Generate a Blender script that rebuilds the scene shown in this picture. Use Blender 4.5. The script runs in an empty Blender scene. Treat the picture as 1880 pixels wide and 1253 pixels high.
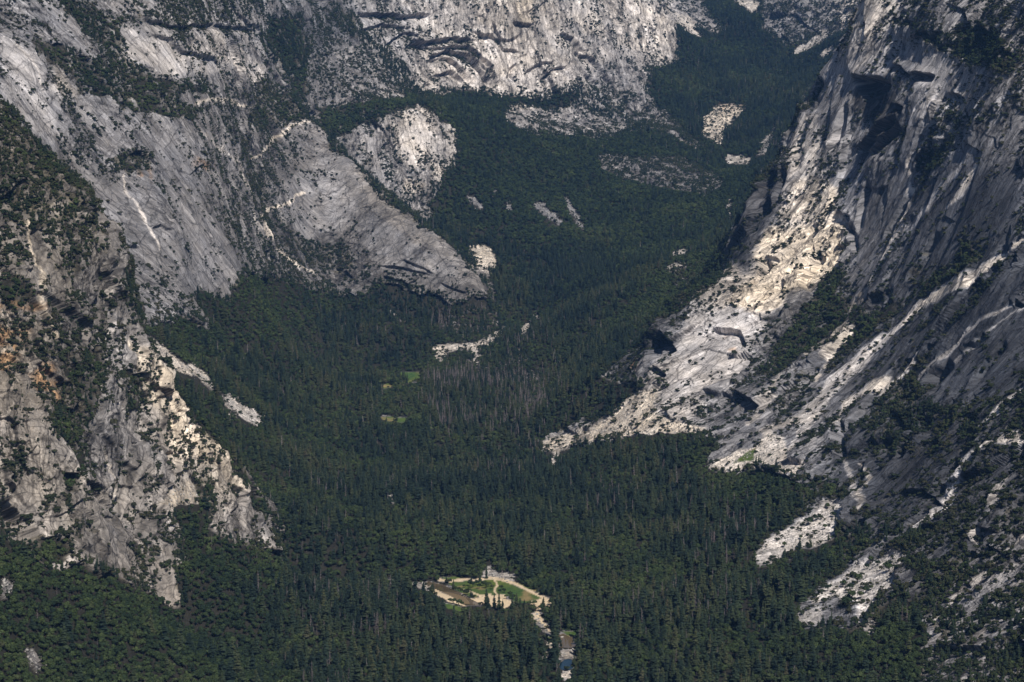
import bpy, math, random, sys
import numpy as np
from mathutils import Vector
R = math.radians
sc = bpy.context.scene
# ------------------------------------------------------------------ camera, light, exposure
CH, PITCH, FPX = 950.0, R(8.1), 3760.0          # eye height above the valley floor, tilt down, focal length in photo pixels
cam = bpy.data.objects.new('camera', bpy.data.cameras.new('camera'))
sc.collection.objects.link(cam); sc.camera = cam
cam.location = (0, 0, CH); cam.rotation_euler = (R(90) - PITCH, 0, 0)
cam.data.lens = 72; cam.data.sensor_width = 36; cam.data.clip_start = 1; cam.data.clip_end = 60000
SUN_EL, SUN_AZ = R(53), R(150)                   # azimuth clockwise from +Y (the view direction)
w = bpy.data.worlds.new('World'); sc.world = w; w.use_nodes = True
nt = w.node_tree; bg = nt.nodes['Background']
sky = nt.nodes.new('ShaderNodeTexSky'); sky.sky_type = 'NISHITA'; sky.sun_disc = False
sky.sun_elevation = SUN_EL; sky.sun_rotation = SUN_AZ; sky.altitude = 1500
nt.links.new(sky.outputs[0], bg.inputs[0]); bg.inputs[1].default_value = 0.05
sl = bpy.data.lights.new('sun', 'SUN'); sl.energy = 5.0; sl.angle = R(0.5); sl.color = (1.0, 0.93, 0.83)
sun = bpy.data.objects.new('sun', sl); sc.collection.objects.link(sun)
sd = Vector((math.sin(SUN_AZ) * math.cos(SUN_EL), math.cos(SUN_AZ) * math.cos(SUN_EL), math.sin(SUN_EL)))
sun.rotation_euler = sd.to_track_quat('Z', 'Y').to_euler(); sun.location = (0, 0, 3000)
sc.view_settings.view_transform = 'Standard'; sc.view_settings.look = 'None'
sc.view_settings.exposure = 0.17; sc.view_settings.gamma = 1
sc.cycles.max_bounces = 5; sc.cycles.diffuse_bounces = 2; sc.cycles.volume_bounces = 1; sc.cycles.transparent_max_bounces = 4
HAZE = 0.34

# ------------------------------------------------------------------ numpy helpers
rs = np.random.RandomState(7)
TAB = rs.rand(64, 64, 64).astype(np.float32)
def vnoise(x, y, z):
    xi = np.floor(x); yi = np.floor(y); zi = np.floor(z)
    fx = (x - xi).astype(np.float32); fy = (y - yi).astype(np.float32); fz = (z - zi).astype(np.float32)
    xi = xi.astype(np.int32) & 63; yi = yi.astype(np.int32) & 63; zi = zi.astype(np.int32) & 63
    x1 = (xi + 1) & 63; y1 = (yi + 1) & 63; z1 = (zi + 1) & 63
    fx = fx * fx * (3 - 2 * fx); fy = fy * fy * (3 - 2 * fy); fz = fz * fz * (3 - 2 * fz)
    a = TAB[xi, yi, zi] * (1 - fx) + TAB[x1, yi, zi] * fx
    b = TAB[xi, y1, zi] * (1 - fx) + TAB[x1, y1, zi] * fx
    c = TAB[xi, yi, z1] * (1 - fx) + TAB[x1, yi, z1] * fx
    d = TAB[xi, y1, z1] * (1 - fx) + TAB[x1, y1, z1] * fx
    a = a * (1 - fy) + b * fy; c = c * (1 - fy) + d * fy
    return a * (1 - fz) + c * fz                      # 0..1
def fbm(x, y, z, o=4, g=0.5):
    s = 0; a = 1; t = 0
    for k in range(o):
        s = s + a * (vnoise(x + 17.3 * k, y + 5.1 * k, z + 9.7 * k) - 0.5); t += a; a *= g
        x = x * 2.03; y = y * 2.03; z = z * 2.03
    return s * 2 / t                                  # about -1..1
def ridged(x, y, z, o=4):
    s = 0; a = 1; t = 0
    for k in range(o):
        s = s + a * (1 - np.abs(2 * vnoise(x + 31.7 * k, y + 3.3 * k, z + 7.7 * k) - 1)); t += a; a *= .55
        x = x * 2.1; y = y * 2.1; z = z * 2.1
    return s / t
def h2(i, j, k):
    return TAB[i & 63, j & 63, (k + (i >> 6) * 7 + (j >> 6) * 13) & 63]
def facets(a, b, seed):
    """angular broken-rock facets: every cell of a jittered grid is a plane with its own tilt and height"""
    ia = np.floor(a).astype(np.int32); ib = np.floor(b).astype(np.int32)
    best = np.full(a.shape, 9., np.float32); sec = best.copy(); out = np.zeros(a.shape, np.float32); idr = out.copy()
    for di in (-1, 0, 1):
        for dj in (-1, 0, 1):
            i = ia + di; j = ib + dj
            ca = i + h2(i, j, seed); cb = j + h2(i, j, seed + 11)
            da = (a - ca).astype(np.float32); db = (b - cb).astype(np.float32)
            d = np.maximum(np.abs(da), np.abs(db)) * .5 + .5 * np.sqrt(da * da + db * db)
            v = (h2(i, j, seed + 23) - .5) * 2 * da + (h2(i, j, seed + 37) - .5) * 2 * db + (h2(i, j, seed + 41) - .5) * .8
            m = d < best
            sec = np.where(m, best, np.minimum(sec, d))
            out = np.where(m, v, out); idr = np.where(m, h2(i, j, seed + 51), idr); best = np.where(m, d, best)
    return out, idr, sec - best
def sstep(a, b, x):
    t = np.clip((x - a) / (b - a), 0, 1); return t * t * (3 - 2 * t)
CP, SP = math.cos(PITCH), math.sin(PITCH)
def unproj(px, py, Y):
    u = (px - 940) / FPX; v = (626.5 - py) / FPX
    dy = CP + v * SP; dz = -SP + v * CP; t = Y / dy
    return u * t, Y, CH + dz * t
def proj(X, Y, Z):
    dep = Y * CP + (CH - Z) * SP; up = Y * SP + (Z - CH) * CP
    return 940 + FPX * X / dep, 626.5 - FPX * up / dep
def hid(px, Y, Z):
    return (px - 940) / FPX * (Y * CP + (CH - Z) * SP), Y, Z

# ------------------------------------------------------------------ the land: survey points (photo column, photo row, distance) and hidden ones
COL = {
 0: [(1253,2500),(1100,2750),(960,3000),(800,3150),(600,3330),(400,3520),(200,3750),('h',4100,790),('h',4400,720),(150,4900),(0,5150),('h',5700,1420)],
 100: [(1253,2600),(1080,2900),(1040,2980),(800,3200),(600,3400),(400,3620),(330,3750),('h',4050,600),('h',4500,470),(300,4950),(150,5100),(0,5350),('h',5900,1420)],
 200: [(1253,2750),(1080,3050),(1050,3120),(900,3300),(700,3500),(500,3720),(470,3780),('h',4000,420),('h',4400,300),(450,4950),(300,5150),(100,5450),(0,5600),('h',6100,1400)],
 250: [(1000,3280),(800,3480),(620,3740),('h',3950,270),('h',4350,230)],
 300: [(1253,2850),(1110,3250),(1000,3360),(900,3480),(750,3640),(690,3700),('h',3900,230),('h',4250,200),(650,4550),(560,4900),(400,5150),(200,5500),(0,5850),('h',6400,1400)],
 350: [(765,3680),('h',3870,170),(740,4450),(600,4950)],
 400: [(1253,2950),(1100,3330),(1000,3520),(900,3620),(820,3700),('h',3880,120),('h',4150,100),(800,4350),(750,4500),(600,5150),(450,5400),(300,5700),(150,6050),(0,6450),('h',7000,1400)],
 460: [(960,3660),(900,3720),('h',3900,70)],
 500: [(1253,3000),(1100,3420),(1000,3740),(900,4200),(800,4650),(700,5150),(600,5700),(560,5900),(520,6000),(400,6300),(230,6750),(150,7100),(0,7600),('h',8200,1400)],
 600: [(1253,3020),(1100,3470),(1000,3880),(900,4360),(800,4900),(700,5550),(600,6200),(540,6400),(500,6500),(400,6650),(280,6880),(250,6950),('h',7150,560),('h',7400,610),(200,7600),(100,7900),(0,8250),('h',8800,1450)],
 700: [(1253,3020),(1100,3470),(1000,3880),(900,4370),(800,4950),(700,5600),(600,6230),(535,6430),(450,6550),(355,6700),('h',6950,420),('h',7150,430),(340,7350),(250,7500),(195,7650),(180,7900),(100,8300),(0,8600),('h',9100,1500)],
 800: [(1253,3010),(1100,3460),(1000,3880),(900,4370),(800,4960),(700,5650),(620,6200),(555,6420),(440,6550),('h',6750,265),('h',6950,285),(400,7300),(300,7500),(200,7800),(180,8300),(160,8500),(100,8650),(0,8850),('h',9300,1520)],
 880: [(548,6440),(525,6470)],
 640: [(291,6850),('h',7080,500)], 750: [(398,6640),('h',6850,350)], 845: [(487,6500),('h',6650,230)],
 900: [(1253,3000),(1100,3460),(1000,3880),(900,4370),(800,4960),(700,5650),(620,6200),(560,6500),(500,6850),(400,7300),(300,7700),(200,8250),(172,8600),(100,8800),(0,8950),('h',9400,1520)],
 1000: [(1253,2980),(1100,3450),(1000,3880),(900,4380),(800,4960),(700,5650),(600,6350),(500,6900),(400,7350),(250,8100),(190,8700),(100,8850),(0,9050),('h',9500,1500)],
 1100: [(1253,2960),(1100,3430),(1000,3850),(900,4340),(820,4750),(750,4930),(690,5060),('h',5300,110),(640,5600),(550,6150),(500,6600),(400,7400),(250,8250),(180,8900),(100,9100),(0,9350),('h',9800,1500)],
 1200: [(1253,2930),(1100,3400),(1000,3800),(900,4260),(830,4520),(770,4680),(700,4850),(600,5100),('h',5400,200),(565,5900),(500,6300),(400,7300),(300,8000),(235,8550),(185,9000),(100,9500),(0,9800)],
 1300: [(1253,2900),(1100,3340),(1000,3720),(900,4150),(830,4350),(700,4750),(600,4950),(520,5120),('h',5500,280),(460,6400),(400,7200),(290,8250),(200,9100),(100,10000),(50,10400),(0,11000)],
 1400: [(1253,2860),(1100,3280),(1000,3620),(900,3980),(850,4150),(750,4450),(600,4900),(500,5150),(400,5400),(340,5550),('h',5900,420),('h',6600,380),(300,8000),(250,8500),(150,9400),(70,10200),(0,10700),('h',11500,1500)],
 1480: [(400,5300),(250,5600),(180,5720),('h',6100,600),('h',7000,500),(150,9500),(90,9900),(0,10400)],
 1600: [(1253,2800),(1150,3050),(1020,3430),(950,3620),(850,3850),(700,4250),(600,4500),(500,4750),(400,5000),(250,5250),(100,5450),(0,5600),('h',6100,900),('h',7500,850),('h',9500,1150),('h',10500,1400)],
 1700: [(1253,2750),(1100,3050),(1020,3230),(900,3500),(700,4000),(500,4450),(300,4850),(150,5050),(0,5250),('h',5700,1180),('h',7500,1200),('h',10000,1400)],
 1880: [(1253,2600),(1100,2850),(900,3150),(700,3550),(500,3950),(300,4300),(100,4550),(0,4700),('h',5200,1180),('h',7500,1250),('h',10000,1500)],
}
pts = []
for px, L in COL.items():
    for q in L:
        pts.append(hid(px, q[1], q[2]) if q[0] == 'h' else unproj(px, q[0], q[1]))
for px, src, dY in ((-150, 0, -120), (2050, 1880, -150)):
    for q in COL[src]:
        pts.append(hid(px, q[1] + dY, q[2] + 40) if q[0] == 'h' else unproj(px, q[0], q[1] + dY))
for px, src, dY, dz in ((-700, 0, -450, 120), (2600, 1880, -550, 60)):   # the land goes on beyond the frame
    for q in COL[src]:
        X_, Y_, Z_ = hid(px, q[1] + dY, q[2] + 40) if q[0] == 'h' else unproj(px, q[0], q[1] + dY); pts.append((X_, Y_, Z_ + dz))
pts = np.array(pts)
for px in (-150, 200, 500, 800, 1000, 1300, 1600, 2000):          # nearer than the frame and beyond the crests
    z = {-150: 200, 200: 110, 500: 0, 800: -10, 1000: -10, 1300: 0, 1600: 40, 2000: 150}[px]
    pts = np.vstack([pts, hid(px, 2000, z)])
    pts = np.vstack([pts, hid(px, 12800, 1600)])
CC = 60.0
P2 = pts[:, :2]
Kmat = np.sqrt(((P2[:, None] - P2[None]) ** 2).sum(-1) + CC * CC)
n = len(pts); A = np.zeros((n + 1, n + 1)); A[:n, :n] = -Kmat; A[:n, n] = 1; A[n, :n] = 1
A[:n, :n] += np.eye(n) * -4.0 * 0
sol = np.linalg.solve(A, np.append(pts[:, 2], 0))
GY = np.exp(np.linspace(math.log(1950), math.log(12600), 700)); GT = np.linspace(-.47, .47, 640)
gz = np.empty((len(GT), len(GY)))
for i, t in enumerate(GT):
    X = GY * t
    gz[i] = sol[n] - (np.sqrt((X[:, None] - P2[None, :, 0]) ** 2 + (GY[:, None] - P2[None, :, 1]) ** 2 + CC * CC) * sol[:n]).sum(1)
def zbase(X, Y):
    t = (X / Y - GT[0]) / (GT[1] - GT[0]); s = (np.log(Y) - math.log(1950)) / (math.log(12600) - math.log(1950)) * (len(GY) - 1)
    t = np.clip(t, 0, len(GT) - 1.001); s = np.clip(s, 0, len(GY) - 1.001)
    i = t.astype(int); j = s.astype(int); ft = t - i; fs = s - j
    return (gz[i, j] * (1 - ft) + gz[i + 1, j] * ft) * (1 - fs) + (gz[i, j + 1] * (1 - ft) + gz[i + 1, j + 1] * ft) * fs
# adaptive polar sheet
NC, NR = 1900, 1450
TT = np.concatenate([np.linspace(-.46, -.268, 60, endpoint=False), np.linspace(-.268, .268, NC - 120), np.linspace(.268, .46, 61)[1:]])
YF = np.exp(np.linspace(math.log(2000), math.log(12500), 1600))
XF = TT[:, None] * YF[None]
ZF = zbase(XF, np.broadcast_to(YF, XF.shape))
_, PF = proj(XF, YF[None], ZF)
m = np.abs(np.diff(PF, axis=1)); off = (PF[:, 1:] < -150) | (PF[:, 1:] > 1500)
m = np.where(off, m * .05, m) + 0.25
ker = np.ones(15) / 15
mp = np.pad(m, ((7, 7), (0, 0)), mode='edge'); cs = np.cumsum(np.vstack([np.zeros((1, m.shape[1])), mp]), axis=0)
m = (cs[15:] - cs[:-15]) / 15
cum = np.concatenate([np.zeros((NC, 1)), np.cumsum(m, axis=1)], axis=1); cum /= cum[:, -1:]
YG = np.empty((NC, NR)); q = np.linspace(0, 1, NR)
for i in range(NC): YG[i] = np.interp(q, cum[i], YF)
XG = TT[:, None] * YG
ZG = zbase(XG, YG)

# ------------------------------------------------------------------ what covers the land, surveyed as outlines in photo columns and rows
X0, Y0, ST = -160, -160, 2
GW, GH = (2060 - X0) // ST, (1420 - Y0) // ST
gx = X0 + ST * (np.arange(GW) + .5); gy = Y0 + ST * (np.arange(GH) + .5)
def raster(poly):
    poly = np.array(poly, float); out = np.zeros((GH, GW), bool)
    j0 = max(0, int((poly[:, 0].min() - X0) / ST) - 1); j1 = min(GW, int((poly[:, 0].max() - X0) / ST) + 2)
    i0 = max(0, int((poly[:, 1].min() - Y0) / ST) - 1); i1 = min(GH, int((poly[:, 1].max() - Y0) / ST) + 2)
    xx, yy = np.meshgrid(gx[j0:j1], gy[i0:i1]); c = np.zeros(xx.shape, bool)
    for (xa, ya), (xb, yb) in zip(poly, np.roll(poly, -1, 0)):
        if ya == yb: continue
        k = ((ya > yy) != (yb > yy)) & (xx < (xb - xa) * (yy - ya) / (yb - ya) + xa); c ^= k
    out[i0:i1, j0:j1] = c
    return out
def segd(line):
    """distance to a polyline and the side of it (positive below / right of the direction of travel)"""
    line = np.array(line, float); best = np.full((GH, GW), 1e9); side = np.ones((GH, GW)); al = np.zeros((GH, GW))
    xx, yy = np.meshgrid(gx, gy); L = 0; tot = np.hypot(*np.diff(line, axis=0).T).sum()
    for (xa, ya), (xb, yb) in zip(line[:-1], line[1:]):
        dx, dy = xb - xa, yb - ya; l2 = dx * dx + dy * dy; l = math.sqrt(l2)
        t = np.clip(((xx - xa) * dx + (yy - ya) * dy) / l2, 0, 1)
        d = np.hypot(xx - xa - t * dx, yy - ya - t * dy); m = d < best
        best = np.where(m, d, best); side = np.where(m, np.sign(dx * (yy - ya) - dy * (xx - xa)), side); al = np.where(m, (L + t * l) / tot, al); L += l
    return best, side, al
def blur(a, k):
    a = a.astype(np.float32)
    for ax in (0, 1):
        p = np.pad(a, [(k, k) if x == ax else (0, 0) for x in (0, 1)], mode='edge'); c = np.cumsum(p, axis=ax)
        c = np.concatenate([np.zeros_like(np.take(c, [0], ax)), c], ax); n = a.shape[ax]
        a = (np.take(c, np.arange(2 * k + 1, 2 * k + 1 + n), ax) - np.take(c, np.arange(n), ax)) / (2 * k + 1)
    return a
dens = np.full((GH, GW), .16, np.float32)          # woody cover, 0..1
kind = np.zeros((GH, GW), np.float32)              # 0 brush, 1 broadleaf, 2 conifer
tone = np.zeros((GH, GW), np.float32); warm = np.zeros((GH, GW), np.float32)
scree = np.zeros((GH, GW), np.float32); ochre = np.zeros((GH, GW), np.float32); rockm = np.ones((GH, GW), np.float32)
snag = np.full((GH, GW), .05, np.float32)
# rock tone survey: column, row, albedo, warmth
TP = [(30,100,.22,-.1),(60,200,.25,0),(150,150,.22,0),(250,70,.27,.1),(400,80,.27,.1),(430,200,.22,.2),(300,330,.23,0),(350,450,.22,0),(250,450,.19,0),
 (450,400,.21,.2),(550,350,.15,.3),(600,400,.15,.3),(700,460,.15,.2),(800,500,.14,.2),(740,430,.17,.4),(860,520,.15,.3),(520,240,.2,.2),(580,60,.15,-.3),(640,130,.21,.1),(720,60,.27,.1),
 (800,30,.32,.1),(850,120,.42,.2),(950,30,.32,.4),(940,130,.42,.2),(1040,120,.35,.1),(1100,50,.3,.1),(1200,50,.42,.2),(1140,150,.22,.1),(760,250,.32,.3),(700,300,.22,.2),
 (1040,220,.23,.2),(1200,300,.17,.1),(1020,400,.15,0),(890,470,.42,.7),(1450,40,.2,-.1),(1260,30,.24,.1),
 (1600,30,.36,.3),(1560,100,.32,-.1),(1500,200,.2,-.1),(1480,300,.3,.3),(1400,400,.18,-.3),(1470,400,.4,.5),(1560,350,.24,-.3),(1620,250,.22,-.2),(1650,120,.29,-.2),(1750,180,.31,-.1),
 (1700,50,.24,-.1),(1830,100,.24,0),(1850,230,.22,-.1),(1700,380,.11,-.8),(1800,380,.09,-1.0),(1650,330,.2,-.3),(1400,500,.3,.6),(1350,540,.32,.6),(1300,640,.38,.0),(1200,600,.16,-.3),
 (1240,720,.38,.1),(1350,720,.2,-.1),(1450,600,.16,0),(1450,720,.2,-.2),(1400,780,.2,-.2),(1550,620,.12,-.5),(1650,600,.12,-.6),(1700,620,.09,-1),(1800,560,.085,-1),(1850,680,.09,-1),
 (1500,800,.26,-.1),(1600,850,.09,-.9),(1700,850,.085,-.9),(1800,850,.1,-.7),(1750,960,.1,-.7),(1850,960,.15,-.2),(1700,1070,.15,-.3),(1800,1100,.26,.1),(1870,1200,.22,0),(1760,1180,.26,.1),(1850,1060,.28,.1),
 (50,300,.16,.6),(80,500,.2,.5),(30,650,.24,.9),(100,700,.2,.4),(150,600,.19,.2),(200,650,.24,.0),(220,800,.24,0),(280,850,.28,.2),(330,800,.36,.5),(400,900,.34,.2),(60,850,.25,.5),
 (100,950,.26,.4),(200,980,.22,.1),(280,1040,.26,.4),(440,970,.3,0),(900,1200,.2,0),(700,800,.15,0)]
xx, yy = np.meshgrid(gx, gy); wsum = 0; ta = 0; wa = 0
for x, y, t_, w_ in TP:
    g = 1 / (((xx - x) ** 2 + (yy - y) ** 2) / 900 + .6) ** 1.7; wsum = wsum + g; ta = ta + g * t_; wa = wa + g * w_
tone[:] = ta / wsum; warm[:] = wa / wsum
def D(poly, d, k=None, soft=1, sn=None):
    m = blur(raster(poly), soft); dens[:] = dens * (1 - m) + d * m
    if k is not None: kind[:] = kind * (1 - m) + k * m
    if sn is not None: snag[:] = snag * (1 - m) + sn * m
def T(poly, t, wm=None, soft=2):
    m = blur(raster(poly), soft); tone[:] = tone * (1 - m) + t * m
    if wm is not None: warm[:] = warm * (1 - m) + wm * m
def ST_(line, wd, t, wm, d=None, taper=True):
    b, s_, al = segd(line); ww = wd * (1 - .5 * np.abs(al * 2 - 1)) if taper else wd
    m = 1 - sstep(ww * .6, ww * 1.1, b); m = m.astype(np.float32)
    tone[:] = tone * (1 - m) + t * m; warm[:] = warm * (1 - m) + wm * m
    if d is not None: dens[:] = dens * (1 - m) + d * m
# general brush on the cliffs
D([(-160,-160),(520,-160),(520,500),(-160,500)], .2); D([(-160,190),(0,190),(105,290),(160,420),(205,480),(260,620),(300,700),(440,880),(515,1010),(330,1110),(-160,1000)], .22)
D([(1500,-160),(2060,-160),(2060,1420),(1600,1420),(1500,800),(1300,700)], .15)
D([(1620,-160),(1690,-160),(2060,200),(2060,430),(1880,330),(1700,60)], .35)
D([(1560,330),(1700,440),(1700,640),(1500,820),(1400,780),(1480,600)], .3)
D([(1600,690),(1880,560),(2060,560),(2060,1420),(1640,1420),(1700,1100),(1620,950)], .28)
D([(1700,640),(1880,520),(1880,640),(1760,760),(1650,800)], .12)
D([(430,160),(620,250),(560,520),(470,500),(440,300)], .33)
D([(560,0),(690,60),(760,180),(700,350),(640,290),(560,120)], .38)
D([(620,210),(840,240),(790,380),(780,430),(700,340)], .3)
D([(850,0),(1240,0),(1240,110),(1100,160),(900,160)], .05)
D([(1040,150),(1200,180),(1340,300),(1200,240),(1050,200)], .4)
D([(1260,-20),(1600,-20),(1540,70),(1450,80),(1400,20),(1320,60)], .35)
D([(230,50),(330,90),(410,135),(285,150),(223,95)], .03); D([(345,60),(400,58),(480,120),(475,155),(360,100)], .06)
D([(0,55),(75,105),(100,285),(0,170)], .07); D([(120,300),(250,330),(380,560),(370,600),(200,480)], .12); D([(280,200),(440,520),(420,550),(330,430),(240,260)], .1)
D([(560,230),(640,300),(880,530),(820,550),(690,500),(650,380),(620,330)], .04)
D([(1340,564),(1405,602),(1300,702),(1230,770),(1200,720),(1250,640)], .04); D([(1430,310),(1540,340),(1550,440),(1430,570),(1380,520)], .08); D([(1500,110),(1640,80),(1760,150),(1700,280),(1640,420),(1560,540),(1560,350)], .05)
# forest
FLOOR = [(-160,1420),(-160,940),(0,967),(17,995),(38,998),(62,1022),(103,1049),(148,1039),(168,1056),(206,1060),(254,1077),(292,1091),(326,1111),(331,1097),(309,1046),(336,1025),(329,984),(309,926),(364,922),(398,940),(374,960),(405,981),(446,1001),(480,1005),(517,1012),
 (491,970),(474,936),(443,885),(408,826),(350,765),(300,690),(262,640),(255,600),(300,590),(330,580),(385,607),(375,580),(345,545),(370,530),(420,560),(440,500),(500,505),(530,515),(560,525),(600,531),(640,540),(680,535),(690,515),(740,530),(800,545),(830,553),(890,545),(905,530),(890,500),(912,478),(890,455),(860,455),(862,470),(845,455),(790,425),(792,378),(805,345),(820,310),(838,262),(830,240),(800,215),(757,188),
 (757,172),(812,172),(846,165),(901,168),(915,175),(1025,175),(1035,168),(1073,168),(1059,192),(997,206),(949,192),(918,206),(949,233),(984,247),(997,233),(1018,250),(1066,247),(1087,254),(1114,254),(1155,240),(1203,237),(1250,262),(1300,282),(1330,300),
 (1290,270),(1200,185),(1188,125),(1230,118),(1242,105),(1235,50),(1290,50),(1312,66),(1330,50),(1290,10),(1300,0),(1345,0),(1355,15),(1385,28),(1400,5),(1395,50),(1430,70),(1450,85),(1500,65),(1530,70),(1560,50),(1532,93),(1504,137),(1480,172),(1460,233),(1432,275),(1394,343),(1350,425),(1330,470),(1340,500),(1300,534),(1240,585),(1185,600),(1110,670),(1100,690),(1150,705),(1180,700),(1172,730),(1120,765),(1050,785),(985,812),(1000,835),(1060,815),(1150,800),(1230,780),(1310,800),(1322,815),(1300,855),(1330,870),(1400,860),(1440,875),(1480,893),(1515,912),(1480,940),(1425,975),(1380,1020),(1384,1040),(1425,1030),(1470,1010),(1530,1000),(1585,985),(1600,1008),(1560,1040),(1500,1080),(1470,1105),(1463,1125),(1475,1150),(1515,1142),(1560,1160),(1600,1130),(1650,1090),(1680,1100),(1700,1160),(1690,1250),(1700,1420)]
D(FLOOR, .97, 2, 3)
for p_ in ([(-160,1420),(-160,960),(100,1040),(330,1110),(400,1090),(480,1160),(560,1260),(600,1420)], [(309,926),(364,922),(405,981),(515,1012),(520,1090),(400,1080),(331,1097)],
           [(780,175),(1100,175),(1330,300),(1380,330),(1300,470),(1150,500),(1000,480),(920,440),(800,420)], [(300,590),(440,500),(560,525),(640,560),(560,620),(440,660),(330,680)],
           [(1080,620),(1180,520),(1300,440),(1330,480),(1240,585),(1180,600)], [(1250,800),(1320,820),(1440,870),(1515,912),(1400,960),(1330,940),(1240,850)], [(440,870),(520,900),(560,1000),(515,1008)],
           [(690,680),(775,690),(790,800),(930,800),(920,830),(740,800),(690,770)], [(1190,120),(1290,60),(1330,120),(1290,200),(1200,180)], [(1600,1150),(1700,1160),(1700,1420),(1500,1420),(1540,1200)],
           [(300,690),(400,800),(500,980),(470,930),(400,830)]):
    m_ = blur(raster(p_), 6); kind[:] = kind * (1 - m_) + 1.1 * m_
D([(768,700),(826,674),(860,640),(912,616),(975,650),(1015,730),(975,775),(900,712),(826,722)], .8, 2, 4, .97)
D([(790,570),(900,560),(975,640),(860,660)], .8, 2, 4, .6); m_ = blur(raster([(1050,870),(1350,850),(1400,1000),(1350,1250),(1100,1150)]), 12); snag[:] = snag * (1 - m_) + .16 * m_; m_ = blur(raster([(780,600),(1000,600),(1080,800),(900,900),(760,800)]), 14); snag[:] = np.maximum(snag, .28 * m_); m_ = blur(raster([(450,950),(700,1000),(700,1300),(450,1300)]), 12); snag[:] = snag * (1 - m_) + .16 * m_
# trees and brush belts on rock
for p_, d_, k_ in (([(100,0),(144,0),(192,20),(240,34),(220,48),(223,100),(281,144),(377,154),(395,178),(350,172),(309,161),(309,182),(374,202),(364,223),(309,220),(281,213),(240,213),(192,185),(147,172),(137,148),(117,127),(69,96),(60,70),(120,90),(165,110),(190,100),(150,60)], .82, .7),
    ([(230,-60),(520,-60),(480,30),(330,60),(240,40)], .45, .3), ([(0,185),(35,205),(65,245),(105,290),(130,310),(140,345),(175,440),(120,430),(60,430),(0,400),(-160,400),(-160,190)], .66, .8), ([(0,506),(20,502),(65,544),(34,575),(0,540)], .9, 1), ([(-160,400),(60,420),(180,450),(150,500),(60,500),(-160,480)], .5, .6),
    ([(200,290),(215,272),(255,285),(264,310),(240,322),(205,315)], .85, .8), ([(485,30),(545,30),(565,100),(555,200),(605,240),(645,295),(610,275),(580,225),(530,170),(500,120),(478,80)], .85, 1.7),
    ([(480,140),(550,180),(578,215),(520,238),(475,240),(470,200)], .75, .3), ([(590,200),(641,192),(689,185),(757,178),(757,199),(706,213),(658,237),(620,252),(590,235)], .9, 1),
    ([(640,290),(700,345),(800,415),(865,470),(880,500),(840,470),(780,430),(760,410),(700,365)], .85, 1.8), ([(600,0),(690,60),(690,85),(640,75),(600,40)], .6, 1), ([(670,60),(700,60),(760,160),(820,175),(750,180),(700,120)], .55, 1),
    ([(124,643),(172,643),(189,671),(185,719),(172,787),(144,822),(103,805),(86,787),(89,746),(120,733)], .8, 1), ([(228,680),(260,690),(258,750),(240,760),(230,720)], .8, 1), ([(200,480),(225,500),(235,560),(250,600),(228,600),(205,540)], .6, 1.5), ([(40,990),(120,985),(118,1040),(80,1035)], .85, 1),
    ([(136,840),(165,835),(160,870),(140,880)], .9, 1), ([(101,875),(128,873),(128,908),(104,905)], .9, 1), ([(245,1000),(290,1005),(290,1035),(255,1030)], .8, 1), ([(350,875),(395,885),(398,930),(365,935),(345,905)], .75, 1),
    ([(560,440),(640,460),(650,500),(600,505),(560,480)], .55, .4),
    ([(1645,33),(1695,40),(1693,58),(1645,45)], .8, .5), ([(1693,65),(1740,100),(1790,125),(1830,130),(1880,145),(1880,115),(1840,70),(1800,40),(1760,60),(1700,60)], .8, .7),
    ([(1745,205),(1775,208),(1800,235),(1760,240)], .6, 1), ([(1690,250),(1730,260),(1730,310),(1690,322),(1680,290)], .8, .7), ([(1501,523),(1532,489),(1559,499),(1542,547),(1569,575),(1604,575),(1645,554),(1686,540),(1755,516),(1789,479),(1765,427),(1748,479),(1665,547),(1614,609),(1583,636),(1542,650),(1487,650),(1432,695),(1384,684),(1432,623),(1480,561)], .78, .8),
    ([(1624,719),(1686,695),(1720,746),(1790,750),(1858,740),(1880,690),(1960,640),(1960,800),(1830,790),(1720,840),(1600,840),(1590,790),(1600,740)], .47, .6), ([(1240,492),(1340,479),(1302,534),(1240,588)], .8, .3), ([(1480,880),(1530,885),(1570,920),(1530,920)], .85, 1), ([(1600,985),(1680,960),(1720,1000),(1680,1040),(1670,1020)], .6, .8),
    ([(1500,1000),(1600,960),(1610,1000),(1560,1040),(1480,1050)], .85, 1.5), ([(1680,1040),(1760,1020),(1800,1060),(1720,1160),(1690,1120)], .7, 1), ([(1740,1130),(1960,1060),(1960,1420),(1690,1420),(1700,1200)], .52, 1), ([(1840,400),(1960,330),(1960,420),(1850,440)], .45, .5),
    ([(1100,285),(1180,290),(1250,290),(1320,320),(1330,340),(1300,360),(1210,345),(1150,330),(1100,310)], .45, .3)):
    D(p_, d_, k_)
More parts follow.
